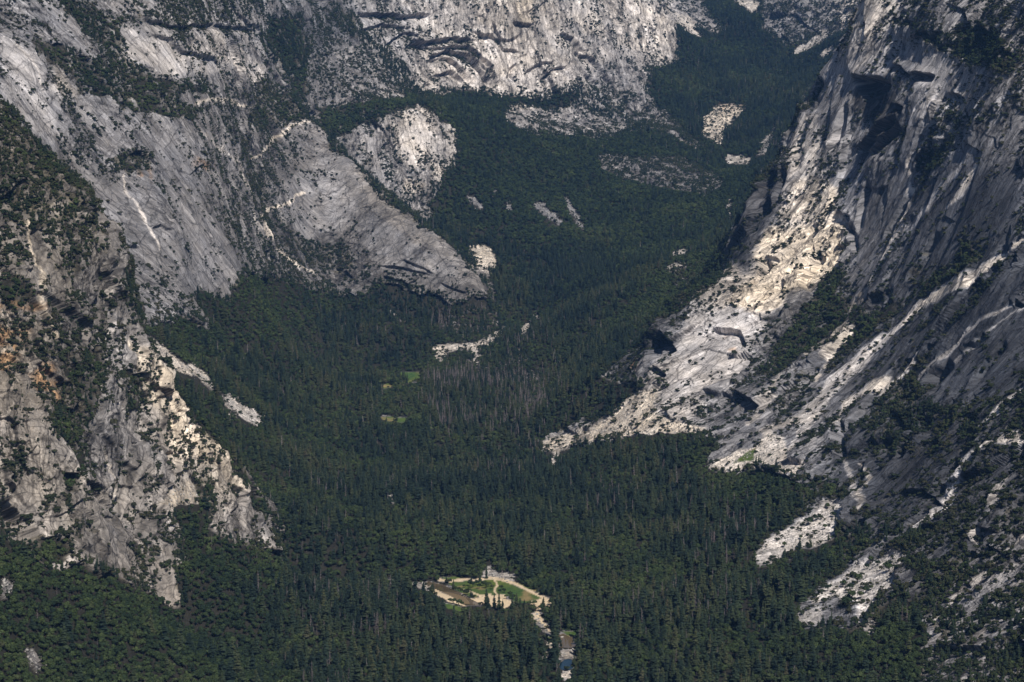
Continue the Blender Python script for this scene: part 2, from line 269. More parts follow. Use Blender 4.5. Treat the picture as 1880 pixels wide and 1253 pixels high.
# bare screes, washes and openings: outline, albedo, warmth, woody cover
for p_, t_, w_, d_ in (([(250,602),(285,626),(309,641),(336,662),(377,685),(395,712),(385,716),(364,700),(323,680),(292,660),(268,630)], .56, .5, .25), ([(401,715),(430,736),(478,762),(474,786),(443,772),(412,744)], .58, .1, .2),
    ([(1295,857),(1353,823),(1384,823),(1405,790),(1432,800),(1460,850),(1494,852),(1466,874),(1439,874),(1430,860),(1377,857),(1336,867),(1298,861)], .56, .4, .1), ([(1384,1019),(1418,988),(1460,960),(1487,950),(1532,919),(1559,922),(1559,960),(1532,991),(1501,1005),(1460,1008),(1425,1029),(1391,1036)], .56, .1, .12),
    ([(1642,1019),(1669,1019),(1671,1039),(1642,1077),(1597,1125),(1576,1152),(1583,1115),(1535,1094),(1494,1108),(1480,1101),(1532,1070),(1569,1049),(1617,1029)], .64, .05, .1), ([(1463,1122),(1515,1118),(1508,1142),(1473,1149)], .3, 0, .15),
    ([(1166,725),(1200,715),(1230,770),(1300,790),(1240,795),(1150,800),(1060,815),(1020,838),(985,812),(1060,795),(1120,765)], .62, .8, .16), ([(1312,196),(1370,192),(1357,213),(1343,223),(1329,240),(1329,268),(1315,261),(1291,247),(1291,220)], .46, .8, .3), ([(1329,288),(1365,290),(1381,300),(1360,303),(1335,299)], .5, .3, 0),
    ([(1453,100),(1500,65),(1530,57),(1505,80),(1455,101)], .45, .2, .05), ([(1500,103),(1530,85),(1535,95),(1515,103)], .4, .5, .05), ([(1385,290),(1400,262),(1425,232),(1420,255),(1405,285)], .3, .1, .25), ([(1350,0),(1395,0),(1390,20),(1378,25)], .48, .4, 0), ([(1240,20),(1262,30),(1290,68),(1265,60),(1240,45)], .48, .3, 0),
    ([(977,370),(1000,375),(1030,400),(1031,415),(1015,412),(985,385)], .2, -.2, .25), ([(1035,357),(1045,365),(1075,420),(1060,415),(1040,380)], .2, -.2, .3), ([(853,357),(890,381),(880,385),(860,372)], .2, -.2, .3), ([(925,367),(946,388),(930,385)], .2, -.2, .3), ([(903,325),(912,360),(908,362)], .2, 0, .3),
    ([(1232,462),(1264,457),(1260,466),(1234,470)], .5, .4, 0), ([(1222,490),(1262,480),(1262,492),(1228,500)], .3, .7, .15), ([(1337,370),(1343,370),(1344,402),(1339,402)], .45, .3, 0), ([(870,455),(890,450),(912,475),(908,490),(895,495),(880,480)], .44, .8, .12),
    ([(798,660),(800,640),(820,630),(850,628),(868,634),(900,615),(930,605),(930,613),(900,628),(876,645),(850,642),(826,650),(812,662)], .42, .5, .5), ([(955,606),(958,598),(972,592),(974,600),(960,612)], .42, .4, 0), ([(867,640),(884,650),(884,674),(870,674)], .4, .4, .6), ([(984,578),(990,576),(990,588),(985,588)], .4, .3, 0),
    ([(885,1047),(901,1042),(914,1051),(957,1054),(946,1065),(941,1067),(901,1061),(870,1067),(854,1066),(885,1060)], .4, .3, 0), ([(711,1105),(719,1070),(716,1068)], .3, .3, .5), ([(712,905),(722,905),(722,925),(714,925)], .35, .3, .2),
    ([(755,1068),(794,1076),(792,1086),(770,1082),(755,1077)], .3, .8, 0), ([(973,1121),(988,1125),(997,1143),(990,1152),(977,1134)], .42, 1.2, 0), ([(990,1150),(1012,1152),(1014,1168),(1000,1166)], .25, .8, .0), ([(992,1172),(1012,1172),(1018,1188),(1016,1210),(1008,1216),(992,1222),(1006,1200),(1004,1185)], .36, .9, .35),
    ([(1022,1205),(1058,1190),(1060,1212),(1050,1210),(1024,1214)], .34, .7, 0), ([(1030,1234),(1050,1232),(1050,1246),(1030,1244)], .35, .6, .1), ([(0,1060),(27,1077),(20,1095),(0,1100)], .22, -.2, .1), ([(45,1190),(60,1185),(78,1235),(60,1240)], .22, -.2, .15), ([(1015,832),(1020,838),(1020,855),(1012,850)], .44, .4, 0),
    ([(1585,1152),(1602,1140),(1612,1155),(1598,1170)], .3, .6, .2), ([(296,925),(340,880),(358,890),(366,922),(320,932)], .34, .7, .05)):
    D(p_, d_, 0, 0); T(p_, t_, w_, 1); m_ = blur(raster(p_), 1); scree[:] = np.maximum(scree, m_)
# pale and dark slabs; some light and shade painted into the tone
for p_, t_, w_ in (([(223,45),(268,65),(309,82),(326,100),(371,117),(412,130),(405,137),(319,137),(285,148),(281,127),(240,106),(223,93)], .34, 0), ([(343,79),(377,55),(401,58),(439,89),(487,127),(477,158),(446,137),(425,123),(360,100)], .36, .1),
    ([(0,55),(75,105),(90,160),(100,260),(105,285),(60,235),(0,170)], .3, -.1), ([(103,110),(147,175),(140,185),(100,165)], .32, .3), ([(730,233),(761,202),(781,206),(795,254),(785,275),(771,299),(754,309),(737,295),(726,257)], .42, .2), ([(795,285),(800,290),(815,330),(805,345),(790,320)], .44, .2), ([(737,326),(778,340),(765,360),(735,350)], .36, .5),
    ([(946,0),(980,0),(980,44),(950,44)], .34, .9), ([(918,206),(990,205),(1035,190),(1155,240),(1060,250),(984,247)], .26, .2), ([(1604,0),(1628,0),(1624,34),(1611,69),(1569,65),(1583,27)], .44, .3),
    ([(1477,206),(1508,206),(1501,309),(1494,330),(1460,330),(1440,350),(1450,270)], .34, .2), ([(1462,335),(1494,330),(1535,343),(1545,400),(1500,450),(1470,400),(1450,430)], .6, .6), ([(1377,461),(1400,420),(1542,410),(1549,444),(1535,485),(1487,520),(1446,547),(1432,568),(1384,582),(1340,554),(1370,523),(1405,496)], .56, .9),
    ([(1340,564),(1400,580),(1405,602),(1374,647),(1340,684),(1302,702),(1274,729),(1247,739),(1230,770),(1200,760),(1210,700),(1250,640),(1290,590)], .4, -.1), ([(1576,144),(1628,148),(1631,192),(1621,206),(1583,233),(1576,206)], .1, .2),  # last outline: the alcove's shade, painted in as a dark tone
    ([(1100,680),(1180,600),(1250,560),(1262,600),(1210,650),(1190,690),(1150,700)], .15, -.3), ([(225,620),(255,640),(300,700),(345,740),(420,840),(455,900),(430,900),(400,860),(350,830),(300,760),(260,720),(235,670)], .4, .6), ([(190,560),(215,590),(235,660),(225,760),(240,900),(215,960),(195,800),(190,680)], .26, -.1),  # near spur's cream crest: its sunlit side painted lighter
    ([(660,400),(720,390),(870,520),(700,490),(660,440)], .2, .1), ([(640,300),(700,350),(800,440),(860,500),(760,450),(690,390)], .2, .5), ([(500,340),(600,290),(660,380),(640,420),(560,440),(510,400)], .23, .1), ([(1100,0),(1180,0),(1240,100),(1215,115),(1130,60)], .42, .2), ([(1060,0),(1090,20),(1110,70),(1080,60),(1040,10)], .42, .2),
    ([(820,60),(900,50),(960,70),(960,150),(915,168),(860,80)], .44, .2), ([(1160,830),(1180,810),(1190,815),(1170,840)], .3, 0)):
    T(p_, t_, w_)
T([(1425,292),(1394,343),(1350,422),(1340,470),(1370,500),(1395,460),(1412,400),(1436,330),(1462,250)], .11, -.4, 3); T([(1640,160),(1665,200),(1640,240),(1600,290),(1560,300),(1600,250)], .12, 0, 3)  # painted shade: left-facing wall edge, then the band under the diagonal overhang
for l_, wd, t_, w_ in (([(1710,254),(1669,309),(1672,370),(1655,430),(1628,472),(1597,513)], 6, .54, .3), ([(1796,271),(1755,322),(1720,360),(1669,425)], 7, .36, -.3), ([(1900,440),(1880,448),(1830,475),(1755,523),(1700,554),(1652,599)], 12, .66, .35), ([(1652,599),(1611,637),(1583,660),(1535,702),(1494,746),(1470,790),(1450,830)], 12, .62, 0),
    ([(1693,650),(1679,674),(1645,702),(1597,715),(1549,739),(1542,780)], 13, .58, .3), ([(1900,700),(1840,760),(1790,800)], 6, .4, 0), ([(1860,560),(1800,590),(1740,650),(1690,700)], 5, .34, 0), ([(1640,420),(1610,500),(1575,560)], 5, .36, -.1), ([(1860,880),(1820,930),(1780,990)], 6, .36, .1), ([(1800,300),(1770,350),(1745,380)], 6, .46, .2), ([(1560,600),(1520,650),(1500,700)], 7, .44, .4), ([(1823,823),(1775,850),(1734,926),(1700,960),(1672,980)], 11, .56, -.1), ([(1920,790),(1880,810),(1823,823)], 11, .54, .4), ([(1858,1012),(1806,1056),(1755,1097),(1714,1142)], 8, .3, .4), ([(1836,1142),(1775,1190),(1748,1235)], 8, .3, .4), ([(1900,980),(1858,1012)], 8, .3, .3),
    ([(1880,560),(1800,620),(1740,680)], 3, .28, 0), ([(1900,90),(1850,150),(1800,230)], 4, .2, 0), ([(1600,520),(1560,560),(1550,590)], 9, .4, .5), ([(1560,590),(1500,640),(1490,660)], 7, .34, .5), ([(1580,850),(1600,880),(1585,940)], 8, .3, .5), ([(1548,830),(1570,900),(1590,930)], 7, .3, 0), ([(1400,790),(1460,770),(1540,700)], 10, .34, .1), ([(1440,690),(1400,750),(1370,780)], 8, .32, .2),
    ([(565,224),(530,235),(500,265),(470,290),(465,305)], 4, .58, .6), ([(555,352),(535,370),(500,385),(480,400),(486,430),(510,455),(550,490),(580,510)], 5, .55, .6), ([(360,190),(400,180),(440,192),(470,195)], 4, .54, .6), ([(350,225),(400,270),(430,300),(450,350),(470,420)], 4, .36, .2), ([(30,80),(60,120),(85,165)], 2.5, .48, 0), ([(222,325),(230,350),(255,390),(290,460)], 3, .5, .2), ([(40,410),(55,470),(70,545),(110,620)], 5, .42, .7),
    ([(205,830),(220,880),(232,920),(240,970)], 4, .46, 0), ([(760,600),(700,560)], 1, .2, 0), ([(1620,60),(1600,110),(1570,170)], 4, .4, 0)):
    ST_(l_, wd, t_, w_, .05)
for p_ in ([(0,550),(45,560),(60,600),(40,640),(30,680),(-30,690)], [(350,290),(385,300),(380,312),(352,305)], [(250,315),(268,310),(262,335),(250,330)], [(55,560),(70,555),(90,560),(60,575)], [(1330,610),(1355,650),(1345,660)], [(1150,655),(1170,665),(1160,690)], [(1320,196),(1372,192),(1370,199),(1325,204)], [(60,660),(120,680),(110,740),(70,730)]):
    ochre[:] = np.maximum(ochre, blur(raster(p_), 3))
# open ground on the valley floor: meadow, sand, water, trail
meadow = [[(821,1069),(852,1067),(908,1064),(930,1067),(948,1076),(997,1098),(968,1107),(944,1108),(930,1092),(892,1094),(865,1099),(834,1083)], [(810,1060),(847,1058),(843,1066),(821,1066)], [(1033,1161),(1062,1158),(1060,1168),(1044,1171)], [(704,1066),(745,1064),(760,1072),(712,1073)], [(732,684),(770,684),(774,698),(748,704),(730,696)], [(700,706),(720,704),(722,712),(704,714)], [(948,1068),(985,1082),(997,1092),(960,1078)], [(812,1108),(845,1114),(850,1125),(818,1118)], [(700,765),(757,770),(740,776),(702,774)], [(1000,1168),(1012,1170),(1010,1180),(1000,1176)], [(1370,830),(1386,820),(1384,845),(1345,850)]]
sand = [[(792,1078),(807,1086),(843,1101),(857,1113),(850,1115),(825,1107),(812,1098),(794,1087)], [(865,1101),(892,1094),(930,1092),(928,1101),(944,1108),(925,1119),(888,1113)], [(968,1107),(997,1098),(1012,1105),(1008,1114),(986,1115)]]
water = [[(785,1068),(812,1074),(843,1089),(865,1101),(890,1113),(870,1113),(854,1111),(834,1098),(807,1085),(785,1077)], [(1022,1168),(1034,1164),(1058,1176),(1060,1192),(1030,1190)], [(1028,1217),(1036,1211),(1047,1210),(1054,1214),(1056,1221),(1050,1228),(1041,1232),(1032,1231),(1026,1225)]]
smo = np.zeros((GH, GW), np.float32)
for p_ in ([(575,225),(640,295),(700,350),(800,440),(895,535),(830,550),(700,490),(655,410),(560,440),(505,400),(500,340)], [(223,45),(268,65),(326,100),(412,130),(405,137),(285,148),(240,106)], [(0,55),(75,105),(90,160),(105,285),(60,235),(0,170)], [(270,220),(330,260),(440,500),(435,550),(390,540),(320,430)], [(110,300),(230,330),(330,450),(375,590),(340,570),(250,460),(150,380)],
           [(1700,330),(1880,180),(1880,420),(1740,470),(1650,550),(1620,530)], [(1560,350),(1640,300),(1700,330),(1620,480),(1580,560),(1560,540)], [(1880,480),(1880,720),(1760,730),(1700,700),(1760,600)], [(1340,564),(1405,602),(1302,702),(1230,760),(1200,740),(1250,640)], [(1500,740),(1560,640),(1700,580),(1680,640),(1540,760)], [(1600,860),(1760,780),(1800,850),(1680,960),(1600,940)], [(730,233),(781,206),(795,254),(754,309),(726,257)], [(1480,100),(1600,110),(1560,200),(1500,200)], [(1640,60),(1760,110),(1850,160),(1760,200),(1660,110)]):
    smo[:] = np.maximum(smo, blur(raster(p_), 7))
clear = np.zeros((GH, GW), np.float32); gm = clear.copy(); sa = clear.copy(); wt = clear.copy()
for p_ in meadow: gm[:] = np.maximum(gm, blur(raster(p_), 0))
for p_ in sand: sa[:] = np.maximum(sa, blur(raster(p_), 0))
b_, s_, al_ = segd([(807,1065),(825,1067),(854,1064),(870,1065),(901,1061),(926,1065),(946,1071),(997,1098),(1010,1105)]); sa[:] = np.maximum(sa, b_ < 2.6)
for l_, w_ in (([(852,1084),(866,1088),(880,1094),(900,1092)], 1.6), ([(908,1064),(915,1074),(905,1084),(912,1092)], 1.3), ([(990,1113),(985,1125),(996,1142),(1010,1158)], 3.0)):
    b_, s_, al_ = segd(l_); sa[:] = np.maximum(sa, b_ < w_)
for p_ in water: wt[:] = np.maximum(wt, blur(raster(p_), 0))
opn = np.maximum(np.maximum(gm, sa), wt); dens *= 1 - opn
def look(a, px, py):
    j = np.clip((px - X0) / ST - .5, 0, GW - 1.001); i = np.clip((py - Y0) / ST - .5, 0, GH - 1.001)
    j0 = j.astype(int); i0 = i.astype(int); fj = j - j0; fi = i - i0
    return ((a[i0, j0] * (1 - fj) + a[i0, j0 + 1] * fj) * (1 - fi) + (a[i0 + 1, j0] * (1 - fj) + a[i0 + 1, j0 + 1] * fj) * fi).astype(np.float32)

# ledges and overhangs in the cliffs: line, depth in metres, fade in photo pixels (the recess lies below the line, or right of it)
LEDGE = [([(870,105),(900,130),(918,160)], 14, 8), ([(790,140),(830,130),(860,150)], 12, 7), ([(735,95),(760,75),(800,88),(850,86)], 14, 8), ([(900,40),(925,90),(960,100)], 10, 8), ([(985,150),(1010,128),(1050,120)], 10, 7), ([(1050,90),(1090,110),(1130,160)], 12, 9), ([(650,60),(700,45),(760,55)], 10, 8), ([(925,150),(932,130),(950,118)], 9, 7),
 ([(1400,360),(1385,395),(1372,430)], -24, 12), ([(1368,415),(1350,440),(1345,462)], -20, 10), ([(1440,300),(1425,340),(1415,380)], -16, 9), ([(1480,240),(1465,290),(1455,320)], -12, 8), ([(1500,450),(1490,480),(1470,500)], -14, 9), ([(1530,400),(1560,430),(1570,470)], -14, 9), ([(1450,520),(1430,545),(1400,560)], 12, 9), ([(1420,600),(1380,640),(1350,680)], -12, 9),
 ([(1700,760),(1680,800),(1640,850)], -16, 10), ([(1760,840),(1730,880),(1710,920)], -16, 10), ([(1650,900),(1700,905),(1730,930)], 14, 9), ([(1850,620),(1800,680),(1770,720)], -14, 10), ([(1720,420),(1690,480),(1660,520)], -14, 9), ([(1600,330),(1580,380),(1570,430)], -14, 9), ([(1680,330),(1650,390),(1620,440)], -14, 9), ([(1480,690),(1450,730),(1420,760)], -14, 9), ([(1800,960),(1770,1010),(1740,1050)], -14, 10),([(774,120),(792,103),(826,91),(860,100),(881,120),(895,144),(912,168)], 22, 9), ([(750,62),(764,82),(798,74),(833,69),(867,75)], 18, 10), ([(781,113),(812,106),(840,117),(860,137),(874,158)], 16, 7), ([(820,82),(860,88),(890,112),(905,135)], 16, 8), ([(700,85),(740,60),(775,70)], 12, 8),
 ([(940,43),(982,45)], 16, 7), ([(1020,60),(1050,70),(1080,100)], 12, 8), ([(955,140),(985,120),(1020,112)], 9, 6), ([(860,60),(930,75),(960,60)], 9, 8), ([(650,20),(740,30),(800,25)], 14, 9), ([(1060,120),(1090,150),(1100,165)], 10, 8),
 ([(268,63),(305,72),(328,97),(360,98),(386,110),(415,124)], 12, 7), ([(250,40),(330,50),(400,45),(480,60)], 12, 8), ([(690,490),(720,492),(760,497),(800,510)], 12, 7), ([(700,507),(740,520),(755,530)], 12, 7), ([(735,478),(770,490),(800,508)], 10, 6), ([(620,510),(635,500),(650,512)], 10, 8), ([(805,520),(860,540)], 9, 6),
 ([(1570,150),(1580,143),(1628,146),(1640,160)], 55, 30), ([(1652,213),(1611,238),(1563,281)], -40, 14), ([(1656,222),(1625,250),(1597,285)], -36, 14), ([(1672,137),(1690,134),(1722,140)], 32, 12), ([(1640,118),(1660,122),(1675,140)], 22, 10), ([(1560,190),(1540,240),(1530,280)], -18, 12), ([(1500,135),(1480,172),(1472,205)], -30, 16), ([(1640,190),(1670,200),(1665,215)], 24, 8), ([(1740,175),(1760,172),(1775,182)], 16, 8),
 ([(1183,643),(1203,623),(1224,612),(1238,628),(1248,647)], 45, 26), ([(1198,685),(1210,677),(1226,690)], 24, 9), ([(1305,609),(1340,605),(1360,612),(1374,642)], 26, 8), ([(1289,718),(1310,722),(1338,722)], 16, 7), ([(1400,470),(1390,500),(1380,530)], -26, 12), ([(1425,300),(1395,350),(1380,400)], -30, 18),
 ([(1550,770),(1545,800),(1545,850)], -22, 12), ([(1610,820),(1640,800),(1650,830)], 24, 14), ([(1640,760),(1660,765),(1668,790)], 16, 10), ([(1680,975),(1700,965),(1722,970)], 16, 9), ([(1745,655),(1715,690),(1700,720)], -22, 12), ([(1805,610),(1790,630),(1775,640)], -14, 8), ([(1862,560),(1870,552),(1880,560)], 20, 9), ([(1580,880),(1600,840),(1620,820)], -20, 12),
 ([(300,835),(315,828),(328,835)], 22, 10), ([(295,850),(300,840),(325,850)], 12, 8), ([(430,890),(445,900),(455,930)], 16, 10), ([(150,965),(165,960),(178,968)], 10, 8), ([(275,418),(290,412),(310,425)], 9, 7), ([(186,470),(196,560),(200,640)], 14, 12), ([(250,700),(275,730),(280,760)], 12, 10), ([(40,700),(60,760)], 10, 12), ([(500,95),(520,170),(560,230)], 20, 16)]
PX, PY = proj(XG, YG, ZG)
run = np.minimum.accumulate(PY, axis=1); hidm = PY > run + 1.5
wx = fbm(XG / 60, YG / 60, ZG / 60, 4).astype(np.float32); wy = fbm(XG / 60 + 40, YG / 60, ZG / 60, 4).astype(np.float32)
wx3 = fbm(XG / 19, YG / 19, ZG / 19 + 5, 3).astype(np.float32); wy3 = fbm(XG / 19 + 50, YG / 19, ZG / 19, 3).astype(np.float32)
WPX = PX + wx * 9 + wx3 * 5; WPY = PY + wy * 7 + wy3 * 4
def normals(X, Y, Z):
    V = np.stack([X, Y, Z], -1); a = np.gradient(V, axis=0); b = np.gradient(V, axis=1); n_ = np.cross(a, b)
    n_ /= np.linalg.norm(n_, axis=-1, keepdims=True) + 1e-9
    return np.where(n_[..., 2:] < 0, -n_, n_)
NB = normals(XG, YG, ZG); slope = np.arccos(np.clip(NB[..., 2], -1, 1))
hd = np.clip(1 - sstep(.62, .8, slope), .1, 1).astype(np.float32)
dn = np.where(hidm, hd, look(dens, PX + wx * 13 + wx3 * 8, PY + wy * 9 + wy3 * 6)); scr = np.where(hidm, 0, look(scree, WPX, WPY)); och = np.where(hidm, 0, look(ochre, WPX, WPY))
mg = np.where(hidm, 0, look(gm, PX + wx * 4 + wx3 * 2, PY + wy * 2)); ms = np.where(hidm, 0, look(sa, PX + wx * 4 + wx3 * 2, PY + wy * 2)); mw = np.where(hidm, 0, look(wt, PX + wx, PY + wy * .5))
sm = np.where(hidm, 0, look(smo, WPX, WPY)); tn = look(tone, WPX, WPY); wm = look(warm, WPX, WPY); tn = np.where(hidm, .22, tn)
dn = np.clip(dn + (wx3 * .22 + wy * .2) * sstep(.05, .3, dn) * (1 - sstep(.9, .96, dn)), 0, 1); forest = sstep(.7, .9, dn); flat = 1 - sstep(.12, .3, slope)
rk = (1 - forest) * (1 - scr) * sstep(.2, .45, slope)
# per landform: frame of slab streaks
def frame(p, q):
    p = np.array(unproj(*p)); q = np.array(unproj(*q)); d = q - p; d /= np.linalg.norm(d)
    s = np.cross(d, (0, 0, 1)); s /= np.linalg.norm(s); return d, s, np.cross(d, s)
LF = [('far_left', frame((60,150,5000), (380,590,5200)), lambda x, y, Y: (x < 930) * (Y > 4150) * (Y < 7000)),
      ('spur', frame((190,480,3720), (260,1040,3120)), lambda x, y, Y: (x < 560) * (Y <= 4150)),
      ('back', frame((900,0,8950), (930,170,8600)), lambda x, y, Y: ((x < 1240) * (Y >= 7000) + (x >= 1240) * (Y > 6800)) > 0),
      ('right', frame((1800,380,4250), (1440,860,4120)), lambda x, y, Y: ((x >= 930) + (x >= 560) * (Y < 4150) > 0) * (Y < 7000))]
disp = np.zeros(XG.shape, np.float32); UVW = np.zeros(XG.shape + (3,), np.float32); vegn = disp.copy(); stain = disp.copy(); chip = disp.copy(); crack = disp.copy()
for nm, (d_, s_, c_), fn in LF:
    W = fn(PX, PY, YG) > 0
    W &= (YG < 11500)
    P = np.stack([XG[W], YG[W], ZG[W]], -1); a = P @ s_; b = P @ d_; c = P @ c_
    if nm == 'right':                                    # upper part of the right wall is steeper jointed
        pass
    UVW[W] = np.stack([a, b, c], -1); vegn[W] = .6 * fbm(a / 24, b / 75, c / 24, 4) + .4 * fbm(a / 11 + 4, b / 16, c / 11, 2) + .25 * (ridged(a / 60, b / 160, c / 60, 3) - .5)
    ww = fbm(a / 90, b / 200, c / 90, 3) * 14; a2 = a + ww; b2 = b + ww * .6
    str_ = {'far_left': 1.0, 'spur': 1.1, 'back': .8, 'right': 1.0}[nm]
    v = fbm(a / 170, b / 420, c / 170, 4) * 20
    v += (ridged(a2 / 48, b2 / 210, c / 90, 4) - .55) * (20 if nm != 'right' else 11) * str_
    f1, i1, e1 = facets(a2 / 36, b2 / 84, 3); f2, i2, e2 = facets(a2 / 13 + 7, b2 / 26, 19); f3, i3, e3 = facets(a2 / 90, b2 / 170, 29)
    rough = sstep(-.25, .35, fbm(a / 240 + 9, b / 300, c / 200, 3))      # smooth slabs against broken ground
    if nm in ('spur', 'back'): rough = .45 + .55 * rough
    rough = rough * (1 - .85 * sm[W])
    amp = {'far_left': .75, 'spur': 1.2, 'back': 1.0, 'right': 1.15}[nm]
    f0, i0, e0 = facets(a2 / 150 + b2 / 900, b2 / 330, 57); f4, i4, e4 = facets(a2 / 22 + b2 / 60, b2 / 34 - a2 / 40, 43)
    v = v * (1 - .65 * sm[W]) + f0 * 19 * amp * (1 - .6 * sm[W]) + amp * (f3 * 15 * (.2 + .8 * rough) + f1 * 10 * (.08 + .92 * rough) + f4 * 5.5 * (.05 + .95 * rough) + f2 * 3.4 * (.1 + .9 * rough)) + ridged(a2 / 9, b2 / 70, c / 20, 3) * 2.6
    v += fbm(a / 7, b / 9, c / 7, 3) * 1.8 * rough
    disp[W] = v; chip[W] = (i1 - .5) * .45 + (i2 - .5) * .45 * rough + (i3 - .5) * .75 + (i0 - .5) * .5; crack[W] = 0
    stain[W] = .6 * fbm(a / 11, b / 170, c / 40, 4) + .4 * fbm(a / 60, b / 160, c / 60, 3)
    crack[W] = np.maximum(np.maximum(sstep(.07, 0, e1), .7 * sstep(.06, 0, e4)) * (.25 + .75 * rough), np.maximum(sstep(.03, 0, e3), sstep(.018, 0, e0)) * .9)
led = np.zeros(XG.shape, np.float32)
for line, dep_, fade in LEDGE:
    dep_ *= 2.3 if line[0][1] < 170 and 600 < line[0][0] < 1100 else 1.15
    bx0 = min(p[0] for p in line) - abs(fade) * 4; bx1 = max(p[0] for p in line) + abs(fade) * 4; by0 = min(p[1] for p in line) - abs(fade) * 4; by1 = max(p[1] for p in line) + abs(fade) * 4
    W = (PX > bx0) & (PX < bx1) & (PY > by0) & (PY < by1) & ~hidm
    if not W.any(): continue
    x = PX[W] + wx[W] * 5; y = PY[W] + wy[W] * 5; best = np.full(x.shape, 1e9); side = np.ones(x.shape); al = np.zeros(x.shape); L = 0
    ln = np.array(line, float); tot = np.hypot(*np.diff(ln, axis=0).T).sum()
    for (xa, ya), (xb, yb) in zip(ln[:-1], ln[1:]):
        dx, dy = xb - xa, yb - ya; l2 = dx * dx + dy * dy; l = math.sqrt(l2)
        tt = ((x - xa) * dx + (y - ya) * dy) / l2; t = np.clip(tt, 0, 1); dd = np.hypot(x - xa - t * dx, y - ya - t * dy); m_ = dd < best
        best = np.where(m_, dd, best); side = np.where(m_, np.sign(dx * (y - ya) - dy * (x - xa)), side); al = np.where(m_, (L + t * l) / tot, al); L += l
    if dep_ < 0: side = -side
    sg = best * side; k_ = sstep(-1.5, 1.5, sg); en = sstep(0, .2, al) * sstep(1, .8, al)
    v = abs(dep_) * en * np.exp(-(best / fade) ** 2) * (.3 * (1 - k_) - k_)
    led[W] += v.astype(np.float32)
sc_rough = fbm(XG / 9, YG / 9, ZG / 9, 3).astype(np.float32)
hN = NB.copy(); hN[..., 2] *= .35; hN /= np.linalg.norm(hN, axis=-1, keepdims=True) + 1e-9
hN = np.where(slope[..., None] > .3, hN, NB)
def smooth(a, n=1):
    for _ in range(n):
        for ax in (0, 1):
            p = np.pad(a, [(1, 1) if x == ax else (0, 0) for x in (0, 1)], mode='edge'); k_ = a.shape[ax]
            a = .25 * np.take(p, np.arange(k_), ax) + .5 * np.take(p, np.arange(1, k_ + 1), ax) + .25 * np.take(p, np.arange(2, k_ + 2), ax)
    return a
disp = smooth(disp, 1); led = smooth(led, 1)
amt = disp * (rk * .9 + .1 * sstep(.1, .4, slope)) + scr * sc_rough * 2.0 + led * sstep(.2, .4, slope)
soft_floor = fbm(XG / 150, YG / 150, ZG * 0, 3) * 4 * flat * (1 - np.maximum(np.maximum(mg, ms), mw))
V = np.stack([XG, YG, ZG], -1) + hN * amt[..., None]
V[..., 2] += soft_floor - 1.2 * mw + .2 * sc_rough * ms
N2 = normals(V[..., 0], V[..., 1], V[..., 2])
# ------------------------------------------------------------------ rock, soil, sand, grass colours (albedo)
fine = fbm(V[..., 0] / 5, V[..., 1] / 5, V[..., 2] / 5, 3).astype(np.float32)
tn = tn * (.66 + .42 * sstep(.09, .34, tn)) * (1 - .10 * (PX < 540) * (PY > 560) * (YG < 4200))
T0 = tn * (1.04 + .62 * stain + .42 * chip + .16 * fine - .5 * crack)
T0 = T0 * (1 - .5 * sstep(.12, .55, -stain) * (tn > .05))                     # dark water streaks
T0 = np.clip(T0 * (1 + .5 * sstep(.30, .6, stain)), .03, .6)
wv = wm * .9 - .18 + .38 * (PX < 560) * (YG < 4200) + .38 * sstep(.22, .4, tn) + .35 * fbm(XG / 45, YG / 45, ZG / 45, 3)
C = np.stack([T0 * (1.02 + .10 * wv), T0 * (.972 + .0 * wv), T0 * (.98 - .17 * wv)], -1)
gr = sstep(.02, .3, fbm(XG / 14, YG / 14, ZG / 14, 4) * .6 + dn * .75 - .38)[..., None] * (1 - scr[..., None]) * (.75)
soil = np.stack([.085 + .04 * fine, .075 + .035 * fine, .05 + .02 * fine], -1)
C = C * (1 - gr) + soil * gr
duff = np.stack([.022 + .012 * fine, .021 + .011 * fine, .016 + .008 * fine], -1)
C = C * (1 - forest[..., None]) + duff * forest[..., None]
oc = (och * sstep(-.2, .3, fbm(XG / 22, YG / 22, ZG / 22, 3)))[..., None]
C = C * (1 - .75 * oc) + np.array([.36, .21, .10]) * .75 * oc
sr = sstep(-.1, .3, fine)[..., None]
mea = np.stack([.07 + .05 * wx + .04 * fine, .108 + .04 * wx + .03 * fine, .025 + .012 * fine], -1)
dry = sstep(.1, .5, fbm(XG / 30 + 3, YG / 30, ZG * 0, 3))[..., None]
mea = mea * (1 - dry) + np.array([.22, .17, .08]) * dry
C = C * (1 - mg[..., None]) + mea * mg[..., None]
san = np.stack([.60 + .06 * fine, .48 + .06 * fine, .33 + .05 * fine], -1); C = C * (1 - ms[..., None]) + san * ms[..., None]
bed = np.array([.16, .12, .07]); C = C * (1 - mw[..., None]) + bed * mw[..., None]
C = np.clip(C, .01, .75)

